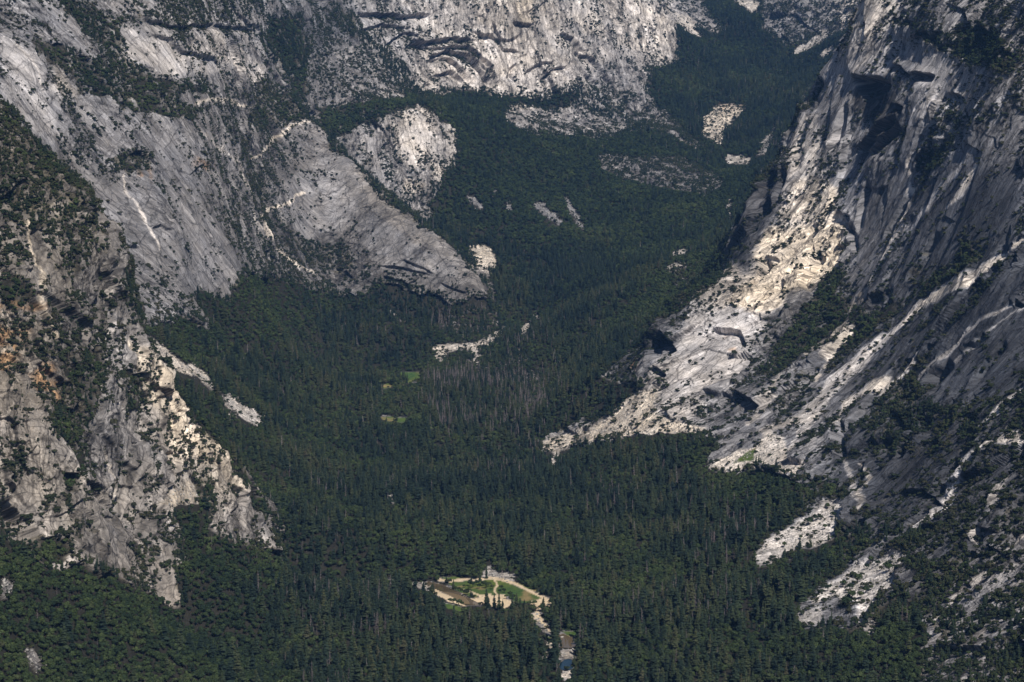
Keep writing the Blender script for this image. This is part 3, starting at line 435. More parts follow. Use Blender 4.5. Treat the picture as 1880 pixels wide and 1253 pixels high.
# ------------------------------------------------------------------ materials
def mat(name, build, rough=.9):
    m = bpy.data.materials.new(name); m.use_nodes = True; t = m.node_tree; b = t.nodes['Principled BSDF']
    b.inputs['Roughness'].default_value = rough; b.inputs['Specular IOR Level'].default_value = .15; build(t, b); return m
def rock_nodes(t, b):
    N = t.nodes; L = t.links
    def mth(op, a, b_=None, c_=None, clamp=False):
        q = N.new('ShaderNodeMath'); q.operation = op; q.use_clamp = clamp
        for k, v in enumerate((a, b_, c_)):
            if v is None: continue
            if isinstance(v, (int, float)): q.inputs[k].default_value = v
            else: L.new(v, q.inputs[k])
        return q.outputs[0]
    def vm(op, a, v=None, s=None):
        q = N.new('ShaderNodeVectorMath'); q.operation = op; L.new(a, q.inputs[0])
        if v is not None:
            if isinstance(v, tuple): q.inputs[1].default_value = v
            else: L.new(v, q.inputs[1])
        if s is not None:
            if isinstance(s, (int, float)): q.inputs['Scale'].default_value = s
            else: L.new(s, q.inputs['Scale'])
        return q.outputs[0]
    def noise(v, d, r=.6):
        q = N.new('ShaderNodeTexNoise'); q.inputs['Scale'].default_value = 1; q.inputs['Detail'].default_value = d; q.inputs['Roughness'].default_value = r; L.new(v, q.inputs['Vector']); return q
    def mr(v, a, b_, c_, d_):
        q = N.new('ShaderNodeMapRange'); L.new(v, q.inputs[0])
        for k, x in enumerate((a, b_, c_, d_)): q.inputs[k + 1].default_value = x
        return q.outputs[0]
    def voro(v, f):
        q = N.new('ShaderNodeTexVoronoi'); q.feature = f; q.inputs['Scale'].default_value = 1; L.new(v, q.inputs['Vector']); return q
    at = N.new('ShaderNodeAttribute'); at.attribute_name = 'albedo'; uv = N.new('ShaderNodeAttribute'); uv.attribute_name = 'slab'; rw = at.outputs['Alpha']; P = uv.outputs['Vector']
    warp = vm('SCALE', vm('SUBTRACT', noise(vm('MULTIPLY', P, (1/40, 1/60, 1/40)), 4).outputs['Color'], (.5, .5, .5)), None, 26.0); Q = vm('ADD', P, warp)
    warp2 = vm('SCALE', vm('SUBTRACT', noise(vm('MULTIPLY', P, (1/9, 1/14, 1/9)), 3).outputs['Color'], (.5, .5, .5)), None, 7.0); Q2 = vm('ADD', Q, warp2)
    st = noise(vm('MULTIPLY', Q, (1/7, 1/120, 1/22)), 7, .68).outputs[0]; pt = noise(vm('MULTIPLY', Q2, (1/38, 1/90, 1/50)), 8, .7).outputs[0]
    big = voro(vm('MULTIPLY', Q2, (1/34, 1/80, 1/40)), 'F1'); mid = voro(vm('MULTIPLY', Q2, (1/12, 1/24, 1/14)), 'F1'); sml = voro(vm('MULTIPLY', Q2, (1/4.5, 1/8, 1/5)), 'F1')
    e1 = voro(vm('MULTIPLY', Q2, (1/34, 1/80, 1/40)), 'DISTANCE_TO_EDGE').outputs[0]; e2 = voro(vm('MULTIPLY', Q2, (1/12, 1/24, 1/14)), 'DISTANCE_TO_EDGE').outputs[0]
    rg = mr(noise(vm('MULTIPLY', P, (1/130, 1/200, 1/130)), 4, .6).outputs[0], .42, .60, .12, 1.0)          # smooth slab .. broken ground
    sa_ = N.new('ShaderNodeAttribute'); sa_.attribute_name = 'smoothness'; rg = mth('MULTIPLY', rg, mth('SUBTRACT', 1.0, mth('MULTIPLY', sa_.outputs['Fac'], .85)))
    m1 = mr(st, .32, .68, .58, 1.34); m2 = mr(pt, .3, .7, .55, 1.40)
    e3 = voro(vm('MULTIPLY', vm('ADD', Q, vm('SCALE', warp2, None, .4)), (1/46, 1/420, 1/60)), 'DISTANCE_TO_EDGE').outputs[0]; m1 = mth('MULTIPLY', m1, mr(e3, .0, .022, .35, 1.0))
    e4 = voro(vm('MULTIPLY', vm('ADD', Q, (13.0, 7.0, 3.0)), (1/150, 1/55, 1/90)), 'DISTANCE_TO_EDGE').outputs[0]; m1 = mth('MULTIPLY', m1, mr(e4, .0, .02, .5, 1.0))
    c1 = mr(e1, .0, .035, .30, 1.0); c2 = mr(e2, .0, .07, .35, 1.0)
    c2 = mth('ADD', mth('MULTIPLY', c2, rg), mth('SUBTRACT', 1.0, rg)); c1 = mth('ADD', mth('MULTIPLY', c1, .75), .25)
    m = mth('MULTIPLY', mth('MULTIPLY', m1, m2), mth('MULTIPLY', c1, c2)); m = mth('MULTIPLY', m, 1.16)
    sx = N.new('ShaderNodeSeparateColor'); L.new(mid.outputs['Color'], sx.inputs[0]); m = mth('MULTIPLY', m, mth('ADD', 1.0, mth('MULTIPLY', mth('SUBTRACT', mr(sx.outputs[0], 0, 1, .76, 1.26), 1.0), mth('SUBTRACT', 1.0, mth('MULTIPLY', sa_.outputs['Fac'], .7)))))
    tc = N.new('ShaderNodeTexCoord'); n1 = noise(vm('SCALE', tc.outputs['Object'], None, .45), 5, .65).outputs[0]; base = mr(n1, .3, .7, .72, 1.24)
    mm = mth('ADD', mth('MULTIPLY', m, rw), mth('SUBTRACT', 1.0, rw)); mm = mth('MULTIPLY', mm, base)
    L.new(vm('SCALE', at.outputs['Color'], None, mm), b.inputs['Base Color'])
    g = N.new('ShaderNodeNewGeometry')
    def tilt(v, k): return vm('SCALE', vm('SUBTRACT', v.outputs['Color'], (.5, .5, .5)), None, k)
    s1 = mth('SUBTRACT', 1.0, mth('MULTIPLY', sa_.outputs['Fac'], .7)); tl = vm('ADD', vm('ADD', vm('SCALE', tilt(big, .55), None, s1), vm('SCALE', tilt(mid, 1.0), None, rg)), vm('SCALE', tilt(sml, .8), None, rg))
    nn = vm('NORMALIZE', vm('ADD', g.outputs['Normal'], vm('SCALE', tl, None, rw)))
    hgt = mth('ADD', mth('MULTIPLY', st, 1.6), mth('ADD', mth('MULTIPLY', n1, .8), mth('MULTIPLY', pt, 3.0)))
    bp = N.new('ShaderNodeBump'); bp.inputs['Strength'].default_value = .9; bp.inputs['Distance'].default_value = 2.2; L.new(hgt, bp.inputs['Height']); L.new(nn, bp.inputs['Normal']); L.new(bp.outputs[0], b.inputs['Normal'])
def terrain_nodes(t, b):
    N = t.nodes; L = t.links
    at = N.new('ShaderNodeAttribute'); at.attribute_name = 'albedo'; tc = N.new('ShaderNodeTexCoord')
    n1 = N.new('ShaderNodeTexNoise'); n1.inputs['Scale'].default_value = .45; n1.inputs['Detail'].default_value = 5; n1.inputs['Roughness'].default_value = .65; L.new(tc.outputs['Object'], n1.inputs['Vector'])
    mr = N.new('ShaderNodeMapRange'); mr.inputs[1].default_value = .3; mr.inputs[2].default_value = .7; mr.inputs[3].default_value = .72; mr.inputs[4].default_value = 1.24; L.new(n1.outputs[0], mr.inputs[0])
    mx = N.new('ShaderNodeVectorMath'); mx.operation = 'SCALE'; L.new(at.outputs['Color'], mx.inputs[0]); L.new(mr.outputs[0], mx.inputs['Scale']); L.new(mx.outputs[0], b.inputs['Base Color'])
    bp = N.new('ShaderNodeBump'); bp.inputs['Strength'].default_value = .9; bp.inputs['Distance'].default_value = 1.6; L.new(n1.outputs[0], bp.inputs['Height']); L.new(bp.outputs[0], b.inputs['Normal'])
M_land = mat('granite_and_soil', rock_nodes)
def foliage(cols, var=.5):
    def f(t, b):
        N = t.nodes; L = t.links; oi = N.new('ShaderNodeObjectInfo'); r = N.new('ShaderNodeValToRGB'); ti = N.new('ShaderNodeAttribute'); ti.attribute_type = 'INSTANCER'; ti.attribute_name = 'tint'
        ad = N.new('ShaderNodeMath'); ad.operation = 'MULTIPLY_ADD'; ad.inputs[1].default_value = .5; L.new(oi.outputs['Random'], ad.inputs[0]); mu = N.new('ShaderNodeMath'); mu.operation = 'MULTIPLY'; mu.inputs[1].default_value = .5; L.new(ti.outputs['Fac'], mu.inputs[0]); L.new(mu.outputs[0], ad.inputs[2]); L.new(ad.outputs[0], r.inputs[0])
        e = r.color_ramp.elements; e[0].position = 0; e[0].color = (*cols[0], 1); e[1].position = 1; e[1].color = (*cols[-1], 1)
        for k, c in enumerate(cols[1:-1]): q_ = e.new((k + 1) / (len(cols) - 1)); q_.color = (*c, 1)
        tc = N.new('ShaderNodeTexCoord'); n1 = N.new('ShaderNodeTexNoise'); n1.inputs['Scale'].default_value = .7; n1.inputs['Detail'].default_value = 2; L.new(tc.outputs['Object'], n1.inputs['Vector'])
        mr = N.new('ShaderNodeMapRange'); mr.inputs[1].default_value = .3; mr.inputs[2].default_value = .7; mr.inputs[3].default_value = 1 - var; mr.inputs[4].default_value = 1 + var; L.new(n1.outputs[0], mr.inputs[0])
        mx = N.new('ShaderNodeVectorMath'); mx.operation = 'SCALE'; L.new(r.outputs[0], mx.inputs[0]); L.new(mr.outputs[0], mx.inputs['Scale']); L.new(mx.outputs[0], b.inputs['Base Color'])
    return f
M_con = mat('conifer_needles', foliage([(.007,.013,.011),(.010,.019,.014),(.015,.026,.018),(.022,.034,.019),(.031,.042,.021),(.042,.050,.024),(.052,.049,.030)]))
M_oak = mat('oak_leaves', foliage([(.011,.021,.012),(.018,.031,.015),(.026,.041,.017),(.035,.052,.020),(.052,.072,.027),(.046,.052,.027)]))
M_bru = mat('brush_leaves', foliage([(.018,.026,.014),(.028,.036,.017),(.018,.026,.013),(.044,.044,.025),(.025,.036,.017)]))
M_bark = mat('bark', foliage([(.10,.075,.055),(.13,.10,.08)], .3)); M_dead = mat('dead_wood', foliage([(.17,.145,.152),(.11,.095,.098),(.23,.20,.21),(.085,.073,.076)], .3))
M_bld = mat('granite_boulder', foliage([(.24,.235,.23),(.36,.345,.325),(.18,.175,.175),(.44,.42,.385)], .25))
def water_n(t, b):
    b.inputs['Base Color'].default_value = (.008, .022, .034, 1); b.inputs['Roughness'].default_value = .08; b.inputs['Specular IOR Level'].default_value = .3
    b.inputs['Transmission Weight'].default_value = .0
    n1 = t.nodes.new('ShaderNodeTexNoise'); tc = t.nodes.new('ShaderNodeTexCoord'); t.links.new(tc.outputs['Object'], n1.inputs['Vector']); n1.inputs['Scale'].default_value = .8
    bp = t.nodes.new('ShaderNodeBump'); bp.inputs['Strength'].default_value = .15; t.links.new(n1.outputs[0], bp.inputs['Height']); t.links.new(bp.outputs[0], b.inputs['Normal'])

def mesh(name, Vv, Ff, m, col=None, smooth=False, parent=None, uvw=None, smv=None):
    me = bpy.data.meshes.new(name); Vv = np.asarray(Vv, np.float32); Ff = np.asarray(Ff, np.int32)
    me.vertices.add(len(Vv)); me.vertices.foreach_set('co', Vv.ravel()); me.loops.add(Ff.size); me.loops.foreach_set('vertex_index', Ff.ravel())
    me.polygons.add(len(Ff)); me.polygons.foreach_set('loop_start', np.arange(len(Ff), dtype=np.int32) * Ff.shape[1])
    me.polygons.foreach_set('use_smooth', np.full(len(Ff), smooth)); me.update(calc_edges=True); me.materials.append(m)
    if col is not None:
        a_ = me.color_attributes.new('albedo', 'FLOAT_COLOR', 'POINT'); a_.data.foreach_set('color', col.astype(np.float32).ravel())
    if smv is not None: a_ = me.attributes.new('smoothness', 'FLOAT', 'POINT'); a_.data.foreach_set('value', smv.astype(np.float32).ravel())
    if uvw is not None: a_ = me.attributes.new('slab', 'FLOAT_VECTOR', 'POINT'); a_.data.foreach_set('vector', uvw.astype(np.float32).ravel())
    o = bpy.data.objects.new(name, me); sc.collection.objects.link(o)
    if parent: o.parent = parent
    return o
# split the sheet into its landforms
cx = PX[:-1, :-1]; cy = PY[:-1, :-1]; cY = YG[:-1, :-1]; fl = (look(np.asarray(raster(FLOOR), np.float32), cx, cy) > .5) | (np.maximum(np.maximum(mg, ms), mw)[:-1, :-1] > 0)
land = np.full(cx.shape, 0)
land[(cx < 560) & (cY < 4100) & ~fl] = 1
land[(cx < 930) & (cY >= 4100) & (cY < 7050) & ~(fl & ~hidm[:-1, :-1])] = 2
land[(cx < 1260) & (cY >= 7050)] = 3
land[(cx >= 1260) & (cY >= 7050)] = 4
land[(cx >= 900) & (cY < 7050) & ~fl] = 5
land[(cx >= 760) & (cx < 1400) & (cY > 6500) & (cY < 8700) & fl & (land != 2)] = 6
NAMES = {0: 'valley_floor', 1: 'near_cliff', 2: 'left_hillside', 3: 'back_mountain', 4: 'far_canyon', 5: 'right_mountain', 6: 'forest_slope'}
ii, jj = np.meshgrid(np.arange(NC - 1), np.arange(NR - 1), indexing='ij'); base = (ii * NR + jj)
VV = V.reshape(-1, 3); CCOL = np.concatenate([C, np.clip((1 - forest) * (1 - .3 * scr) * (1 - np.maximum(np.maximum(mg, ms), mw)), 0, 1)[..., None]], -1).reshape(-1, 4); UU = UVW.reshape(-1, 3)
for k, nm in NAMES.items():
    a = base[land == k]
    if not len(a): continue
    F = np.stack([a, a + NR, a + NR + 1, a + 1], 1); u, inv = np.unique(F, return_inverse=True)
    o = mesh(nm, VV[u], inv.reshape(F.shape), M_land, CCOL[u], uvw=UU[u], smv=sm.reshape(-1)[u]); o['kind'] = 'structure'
M_wat = mat('river_water', water_n)

# ------------------------------------------------------------------ plants and stones: shapes
def quads_conifer(seed, H, R_, n=17, sparse=0.0):
    r = np.random.RandomState(seed); Q = []
    for k in range(n):
        z = H * (.12 + .86 * (k + r.rand() * .5) / n); rr = R_ * (1 - (z / H)) ** .62 * (.62 + .6 * r.rand()) + .3
        nb = max(5, int(9 - 4 * k / n))
        a0 = r.rand() * 6.28
        for q in range(nb):
            if r.rand() < sparse: continue
            a = a0 + 6.283 * q / nb + r.randn() * .2; l = rr * (.65 + .5 * r.rand()); w_ = l * .42 + .35; dz = -.28 * l - .3 * r.rand(); c, s = math.cos(a), math.sin(a)
            for h_ in (0, .6):
                zz = z + h_; ll = l * (1 - h_ * .35)
                b0 = (0, 0, zz + .5); m1 = (c * ll * .55 - s * w_, s * ll * .55 + c * w_, zz + dz * .6 - .5); m2 = (c * ll * .55 + s * w_, s * ll * .55 - c * w_, zz + dz * .6 - .5); t = (c * ll, s * ll, zz + dz)
                Q.append((b0, m1, t, m2))
    for a in (0, 1.57):                                # leader
        c, s = math.cos(a) * .35, math.sin(a) * .35; Q.append(((c, s, H * .9), (0, 0, H * 1.02), (-c, -s, H * .9), (0, 0, H * .86)))
    return Q
def quads_round(seed, H, R_, n, leaf, lobes=7, squash=1.0):
    r = np.random.RandomState(seed); Q = []; L = []
    for k in range(lobes):
        a = r.rand() * 6.28; d = R_ * .55 * math.sqrt(r.rand()); L.append((d * math.cos(a), d * math.sin(a), H * (.5 + .28 * r.rand() - .1 * d / R_), R_ * (.38 + .25 * r.rand())))
    for k in range(n):
        x, y, z, q = L[r.randint(lobes)]; v = r.randn(3); v /= np.linalg.norm(v); v[2] = abs(v[2]) * .9 - .25 * r.rand()
        p = np.array([x, y, z]) + v * q * (.8 + .3 * r.rand()) * np.array([1, 1, squash]); t1 = np.cross(v, r.randn(3)); t1 /= np.linalg.norm(t1) + 1e-6; t2 = np.cross(v, t1) + v * r.randn() * .35
        s = leaf * (.6 + .8 * r.rand()); Q.append(tuple(tuple(p + s * (c1 * t1 + c2 * t2)) for c1, c2 in ((-1, -.6), (.3, -1), (1, .7), (-.4, 1))))
    return Q
def quads_tube(p, q, r0, r1, n=5):
    p = np.array(p, float); q = np.array(q, float); d = q - p; d /= np.linalg.norm(d); a = np.cross(d, (0.3, .9, .2)); a /= np.linalg.norm(a); b = np.cross(d, a); Q = []
    ring = [(math.cos(6.2832 * k / n), math.sin(6.2832 * k / n)) for k in range(n)]
    for k in range(n):
        c0, s0 = ring[k]; c1, s1 = ring[(k + 1) % n]
        Q.append((p + r0 * (c0 * a + s0 * b), p + r0 * (c1 * a + s1 * b), q + r1 * (c1 * a + s1 * b), q + r1 * (c0 * a + s0 * b)))
    return Q
def quads_snag(seed, H):
    r = np.random.RandomState(seed); Q = quads_tube((0, 0, -1), (r.randn() * .4, r.randn() * .4, H), .5, .12, 5)
    for k in range(80):
        z = H * (.15 + .8 * r.rand()); a = r.rand() * 6.28; l = (.8 + 2.6 * (1 - z / H)) * (.5 + .8 * r.rand()); c, s = math.cos(a), math.sin(a); w_ = .16
        Q.append(((0, 0, z), (c * l * .6 - s * w_ * 2, s * l * .6 + c * w_ * 2, z - l * .18), (c * l, s * l, z - l * .1), (c * l * .6 + s * w_ * 2, s * l * .6 - c * w_ * 2, z - l * .2)))
    return Q
def quads_rock(seed, R_):
    r = np.random.RandomState(seed); n, m = 7, 5; P = np.zeros((m + 1, n, 3)); sc_ = np.array([1, .6 + .5 * r.rand(), .5 + .4 * r.rand()])
    pl = r.randn(9, 3); pl /= np.linalg.norm(pl, axis=1, keepdims=True); off_ = .55 + .35 * r.rand(9)
    for i in range(m + 1):
        for j in range(n):
            th = math.pi * i / m; ph = 6.2832 * j / n + .4 * i; v = np.array([math.sin(th) * math.cos(ph), math.sin(th) * math.sin(ph), math.cos(th)]); q = 1.0
            for p_, o_ in zip(pl, off_):
                dd = v @ p_
                if dd > 1e-3: q = min(q, o_ / dd)
            P[i, j] = v * q * sc_ * R_
    return [(P[i, j], P[i, (j + 1) % n], P[i + 1, (j + 1) % n], P[i + 1, j]) for i in range(m) for j in range(n)]
def qmesh(name, Q, m):
    A_ = np.array(Q, np.float32).reshape(-1, 3); me = bpy.data.meshes.new(name); F = np.arange(len(A_)).reshape(-1, 4)
    me.vertices.add(len(A_)); me.vertices.foreach_set('co', A_.ravel()); me.loops.add(F.size); me.loops.foreach_set('vertex_index', F.ravel()); me.polygons.add(len(F)); me.polygons.foreach_set('loop_start', np.arange(len(F)) * 4); me.update(calc_edges=True); me.materials.append(m); return me
NV = 5
CON = [(qmesh('crown', quads_conifer(10 + k, 30, 6.4 + .6 * k, 13, .05 * k), M_con), qmesh('trunk', quads_tube((0, 0, -2), (0, 0, 27), .55, .12), M_bark)) for k in range(NV)]
OAK = [(qmesh('crown', quads_round(40 + k, 11, 5.2, 300, .75, 7), M_oak), qmesh('trunk', quads_tube((0, 0, -1.5), (0, 0, 5), .45, .3) + quads_tube((0, 0, 4), (2, 1, 7.5), .25, .12) + quads_tube((0, 0, 4), (-1.5, -1.5, 8), .25, .12), M_bark)) for k in range(NV)]
BRU = [qmesh('bush', quads_round(70 + k, 3.4, 2.8, 110, .5, 5, .8), M_bru) for k in range(NV)]
SNG = [qmesh('dead_tree', quads_snag(90 + k, 26), M_dead) for k in range(NV)]
RCK = [qmesh('boulder', quads_rock(120 + k, 1.0), M_bld) for k in range(NV)]
# ------------------------------------------------------------------ where they stand
VX = V; A0 = VX[:-1, :-1]; E1 = VX[1:, :-1] - A0; E2 = VX[:-1, 1:] - A0
plan = np.abs(E1[..., 0] * E2[..., 1] - E1[..., 1] * E2[..., 0]); area3 = np.linalg.norm(np.cross(E1, E2), axis=-1)
vis_ = (cx > -420) & (cx < 2300) & (cY > 2250) & (cY < 11200) & (cy > -70)
dnc = dn[:-1, :-1]; ops = np.maximum(np.maximum(mg, ms), mw)[:-1, :-1]; kc = np.where(hidm[:-1, :-1], 1.6, look(kind, WPX[:-1, :-1], WPY[:-1, :-1])); kc = np.where(cY > 6500, np.minimum(kc + .25, 2), kc)
sn = np.where(hidm[:-1, :-1], .04, look(snag, WPX[:-1, :-1], WPY[:-1, :-1])); fo = forest[:-1, :-1]; scc = scr[:-1, :-1]; hidc = hidm[:-1, :-1]
clump = fbm(cx * 0 + A0[..., 0] / 55, A0[..., 1] / 55, A0[..., 2] / 55, 3); lowc = fbm(A0[..., 0] / 220, A0[..., 1] / 220, A0[..., 2] / 220, 2)
def scatter(lam, seed):
    r = np.random.RandomState(seed); cnt = r.poisson(np.where(vis_, lam, 0)); i, j = np.nonzero(cnt); k = cnt[i, j]; i = np.repeat(i, k); j = np.repeat(j, k)
    u, v = r.rand(len(i), 1), r.rand(len(i), 1); P = A0[i, j] + u * E1[i, j] + v * E2[i, j]; return P, i, j, r
def openness(P, h, fr):
    x, y = proj(P[:, 0], P[:, 1], P[:, 2] + h * fr); return look(np.maximum(1 - dens, opn), x, y)
def rank(P, size):
    x, y = proj(P[:, 0], P[:, 1], P[:, 2] + size * .5); v = (x > 0) & (x < 1880) & (y > 0) & (y < 1262); s = size / P[:, 1] * v
    return np.argsort(-s)
# conifers
pf = np.clip(kc - 1 + .35 * lowc, 0, 1); pf = np.where(kc > 1.8, np.clip(.9 + .9 * (lowc - .05) * (lowc < .05) + .5 * (clump - .1) * (clump < 0), 0, 1), pf * .85)
gap = sstep(-.65, -.1, clump)
lam = plan * fo * gap * (1 / 125.) * pf
P, i, j, r = scatter(lam, 1); hh = (.5 + .9 * r.rand(len(P)) ** 1.3) * (1 + .22 * lowc[i, j]); hid_ = hidc[i, j]
ok = np.ones(len(P), bool); thr = r.rand(len(P)) ** 2
done = hid_.copy(); out_h = hh.copy()
for sc_t in (1.0, .7, .48, .3):
    g_ = np.ones(len(P), bool)
    for f_ in (.1, .35, .65, .95): g_ &= openness(P, 30 * hh * sc_t, f_) < .3 + .45 * thr
    out_h = np.where(~done & g_, hh * sc_t, out_h); done |= g_
ok = done; hh = out_h
isd = r.rand(len(P)) < np.clip(sn[i, j] * (1 + 1.6 * lowc[i, j] + 1.2 * clump[i, j]) , 0, .9)
PC, HC, DC = P[ok], hh[ok], isd[ok]
# broadleaf trees
lam = plan * fo * (1 / 52.) * np.clip(1.02 - pf, 0, 1) * sstep(-.8, -.3, clump) * 1.0
P, i, j, r = scatter(lam, 2); h2_ = (.6 + .6 * r.rand(len(P))) * (1 + .35 * sstep(6000, 7500, P[:, 1])); ok = hidc[i, j] | ((openness(P, 10 * h2_, .5) < .5) & (openness(P, 10 * h2_, .95) < .5)); PO, HO = P[ok], h2_[ok]
# trees and bushes on rock: density follows the survey, in clumps along ledges
dd_ = np.clip(dnc, 0, .9); stepc = fbm(A0[..., 0] / 26, A0[..., 1] / 26, A0[..., 2] / 26, 3)
th = sstep(.80 - dd_ * 1.15, .95 - dd_ * 1.1, .5 + 1.5 * vegn[:-1, :-1] + .25 * stepc + .25 * lowc)
lam = area3 * (1 - fo) * (1 - ops) * th * (1 / 34.) * (1 - .55 * scc) * (1 - .7 * sm[:-1, :-1] * (dd_ < .5)) * 1.3
lam = np.where(hidc, 0, lam)
P, i, j, r = scatter(lam, 3); sz = .35 + 1.9 * r.rand(len(P)) ** 3.2 + .35 * dd_[i, j]; tall = r.rand(len(P)) < .28 * np.clip(kc[i, j], 0, 1.6) * (dd_[i, j] > .3)
PB, HB = P[~tall], sz[~tall]; PT, kt = P[tall], kc[i, j][tall]; cn = r.rand(len(PT)) < np.clip(kt * .4, .1, .9)
PC = np.vstack([PC, PT[cn]]); hx = .32 + .35 * r.rand(cn.sum()); HC = np.append(HC, hx); DC = np.append(DC, r.rand(cn.sum()) < .03)
PO = np.vstack([PO, PT[~cn]]); HO = np.append(HO, .4 + .4 * r.rand((~cn).sum()))
# stones on the screes
P, i, j, r = scatter(np.where(hidc, 0, area3 * scc * (1 / 16.)), 4); PR = P; HR = .5 + 2.6 * r.rand(len(P)) ** 5 + .3 * r.rand(len(P))
print('conifers', len(PC), 'oaks', len(PO), 'bushes', len(PB), 'stones', len(PR), 'dead', DC.sum())

def gn_stuff(name, P, S, meshes, label, seed, tilt=.04):
    r = np.random.RandomState(seed); n_ = len(P); me = bpy.data.meshes.new(name); me.vertices.add(n_); me.vertices.foreach_set('co', P.astype(np.float32).ravel())
    w_ = 1 + .18 * r.randn(n_)
    w2 = w_ + .25 * r.randn(n_) * (name == 'brush'); sv = np.stack([S * np.clip(w_, .7, 1.4), S * np.clip(w2, .6, 1.9), S * (1 + .25 * r.randn(n_) * (name == 'brush'))], 1); rv = np.stack([r.randn(n_) * tilt, r.randn(n_) * tilt, r.rand(n_) * 6.283], 1)
    for nm, dt, key, ar in (('sc', 'FLOAT_VECTOR', 'vector', sv), ('rt', 'FLOAT_VECTOR', 'vector', rv), ('ix', 'INT', 'value', r.randint(0, len(meshes), n_))):
        at = me.attributes.new(nm, dt, 'POINT'); at.data.foreach_set(key, ar.astype(np.int32 if dt == 'INT' else np.float32).ravel())
    tn_ = (.5 + 1.0 * fbm(P[:, 0] / 160, P[:, 1] / 160, P[:, 2] / 160, 3) + .9 * fbm(P[:, 0] / 28, P[:, 1] / 28, P[:, 2] / 28, 2)); tn_ = np.clip(tn_ - .35 * sstep(5800, 7500, P[:, 1]), 0, 1); at = me.attributes.new('tint', 'FLOAT', 'POINT'); at.data.foreach_set('value', tn_.astype(np.float32))
    o = bpy.data.objects.new(name, me); sc.collection.objects.link(o); o['kind'] = 'stuff'; o['label'] = label; o['category'] = name.replace('_', ' ')
    g = bpy.data.node_groups.new(name, 'GeometryNodeTree'); g.interface.new_socket('Geometry', in_out='INPUT', socket_type='NodeSocketGeometry'); g.interface.new_socket('Geometry', in_out='OUTPUT', socket_type='NodeSocketGeometry')
    N = g.nodes; L = g.links; gi = N.new('NodeGroupInput'); go = N.new('NodeGroupOutput'); ip = N.new('GeometryNodeInstanceOnPoints'); jn = N.new('GeometryNodeJoinGeometry')
    for m in meshes:
        so = bpy.data.objects.new(m[0].name if isinstance(m, tuple) else m.name, joined(m)); oi = N.new('GeometryNodeObjectInfo'); oi.inputs['Object'].default_value = so
        ti = N.new('GeometryNodeGeometryToInstance'); L.new(oi.outputs['Geometry'], ti.inputs[0]); L.new(ti.outputs[0], jn.inputs[0])
    def na(nm, t):
        q = N.new('GeometryNodeInputNamedAttribute'); q.data_type = t; q.inputs[0].default_value = nm; return q.outputs[0]
    L.new(gi.outputs[0], ip.inputs['Points']); L.new(jn.outputs[0], ip.inputs['Instance']); ip.inputs['Pick Instance'].default_value = True
    L.new(na('ix', 'INT'), ip.inputs['Instance Index']); L.new(na('sc', 'FLOAT_VECTOR'), ip.inputs['Scale']); L.new(na('rt', 'FLOAT_VECTOR'), ip.inputs['Rotation']); L.new(ip.outputs[0], go.inputs[0])
    md = o.modifiers.new('scatter', 'NODES'); md.node_group = g; return o
def joined(m):
    if not isinstance(m, tuple): return m
    a, b = m; va = np.empty(len(a.vertices) * 3, np.float32); a.vertices.foreach_get('co', va); vb = np.empty(len(b.vertices) * 3, np.float32); b.vertices.foreach_get('co', vb)
    me = qmesh('whole_tree', np.concatenate([va, vb]).reshape(-1, 4, 3), a.materials[0]); me.materials.append(b.materials[0])
    mi = np.zeros(len(me.polygons), np.int32); mi[len(a.polygons):] = 1; me.polygons.foreach_set('material_index', mi); return me
def tagd(o, label, cat, group=None):
    o['label'] = label; o['category'] = cat
    if group: o['group'] = group
    return o
def place_tree(kindn, var, p, s, rz, label, group=None, tilt=(0, 0), wd=1.0):
    src = CON if kindn == 'conifer' else OAK; o = bpy.data.objects.new(kindn, None); sc.collection.objects.link(o); o.location = p; o.scale = (s * wd, s * wd, s); o.rotation_euler = (*tilt, rz)
    tagd(o, label, 'tree', group)
    for m in src[var]: c = bpy.data.objects.new(m.name.split('.')[0], m); sc.collection.objects.link(c); c.parent = o; c['tint'] = float(rr.rand())
    return o
def place_one(nm, me, p, s, rz, label, cat, group=None, tilt=(0, 0), z=1.0):
    o = bpy.data.objects.new(nm, me); sc.collection.objects.link(o); o.location = p; o.scale = (s, s, s * z); o.rotation_euler = (*tilt, rz); return tagd(o, label, cat, group)
rr = np.random.RandomState(5)
def zone(P, names):
    x, y = proj(*P); return names[0] if x < 620 else names[1] if x < 1230 else names[2]
# nearest living conifers, dead trees, broadleaf trees, bushes and stones are things of their own; the rest are masses
def split(P, S, H, n_):
    o = rank(P, S * H); return o[:n_], o[n_:]
Pl, Hl = PC[~DC], HC[~DC]; Pd, Hd = PC[DC], HC[DC]
n1, r1_ = split(Pl, Hl, 30, 300)
for k in n1:
    z_ = zone(Pl[k], ('lower left slope', 'valley bottom', 'lower right slope')); place_tree('conifer', rr.randint(NV), Pl[k], Hl[k], rr.rand() * 6.28, f'tall dark green conifer of the nearest forest on the {z_}', f'near conifers on the {z_}', wd=.8 + .4 * rr.rand())
n2, r2_ = split(Pd, Hd, 26, 250)
for k in n2:
    z_ = zone(Pd[k], ('lower left slope', 'valley bottom', 'lower right slope')); place_one('dead_tree', SNG[rr.randint(NV)], Pd[k], Hd[k], rr.rand() * 6.28, f'bare grey dead conifer among green trees on the {z_}', 'dead tree', f'dead trees on the {z_}', (rr.randn() * .03, rr.randn() * .03))
n3, r3_ = split(PO, HO, 11, 300)
for k in n3:
    z_ = zone(PO[k], ('lower left slope', 'valley bottom', 'lower right slope')); place_tree('broadleaf_tree', rr.randint(NV), PO[k], HO[k], rr.rand() * 6.28, f'round green broadleaf tree of the nearest woods on the {z_}', f'near broadleaf trees on the {z_}', wd=.85 + .3 * rr.rand())
n4, r4_ = split(PB, HB, 4, 280)
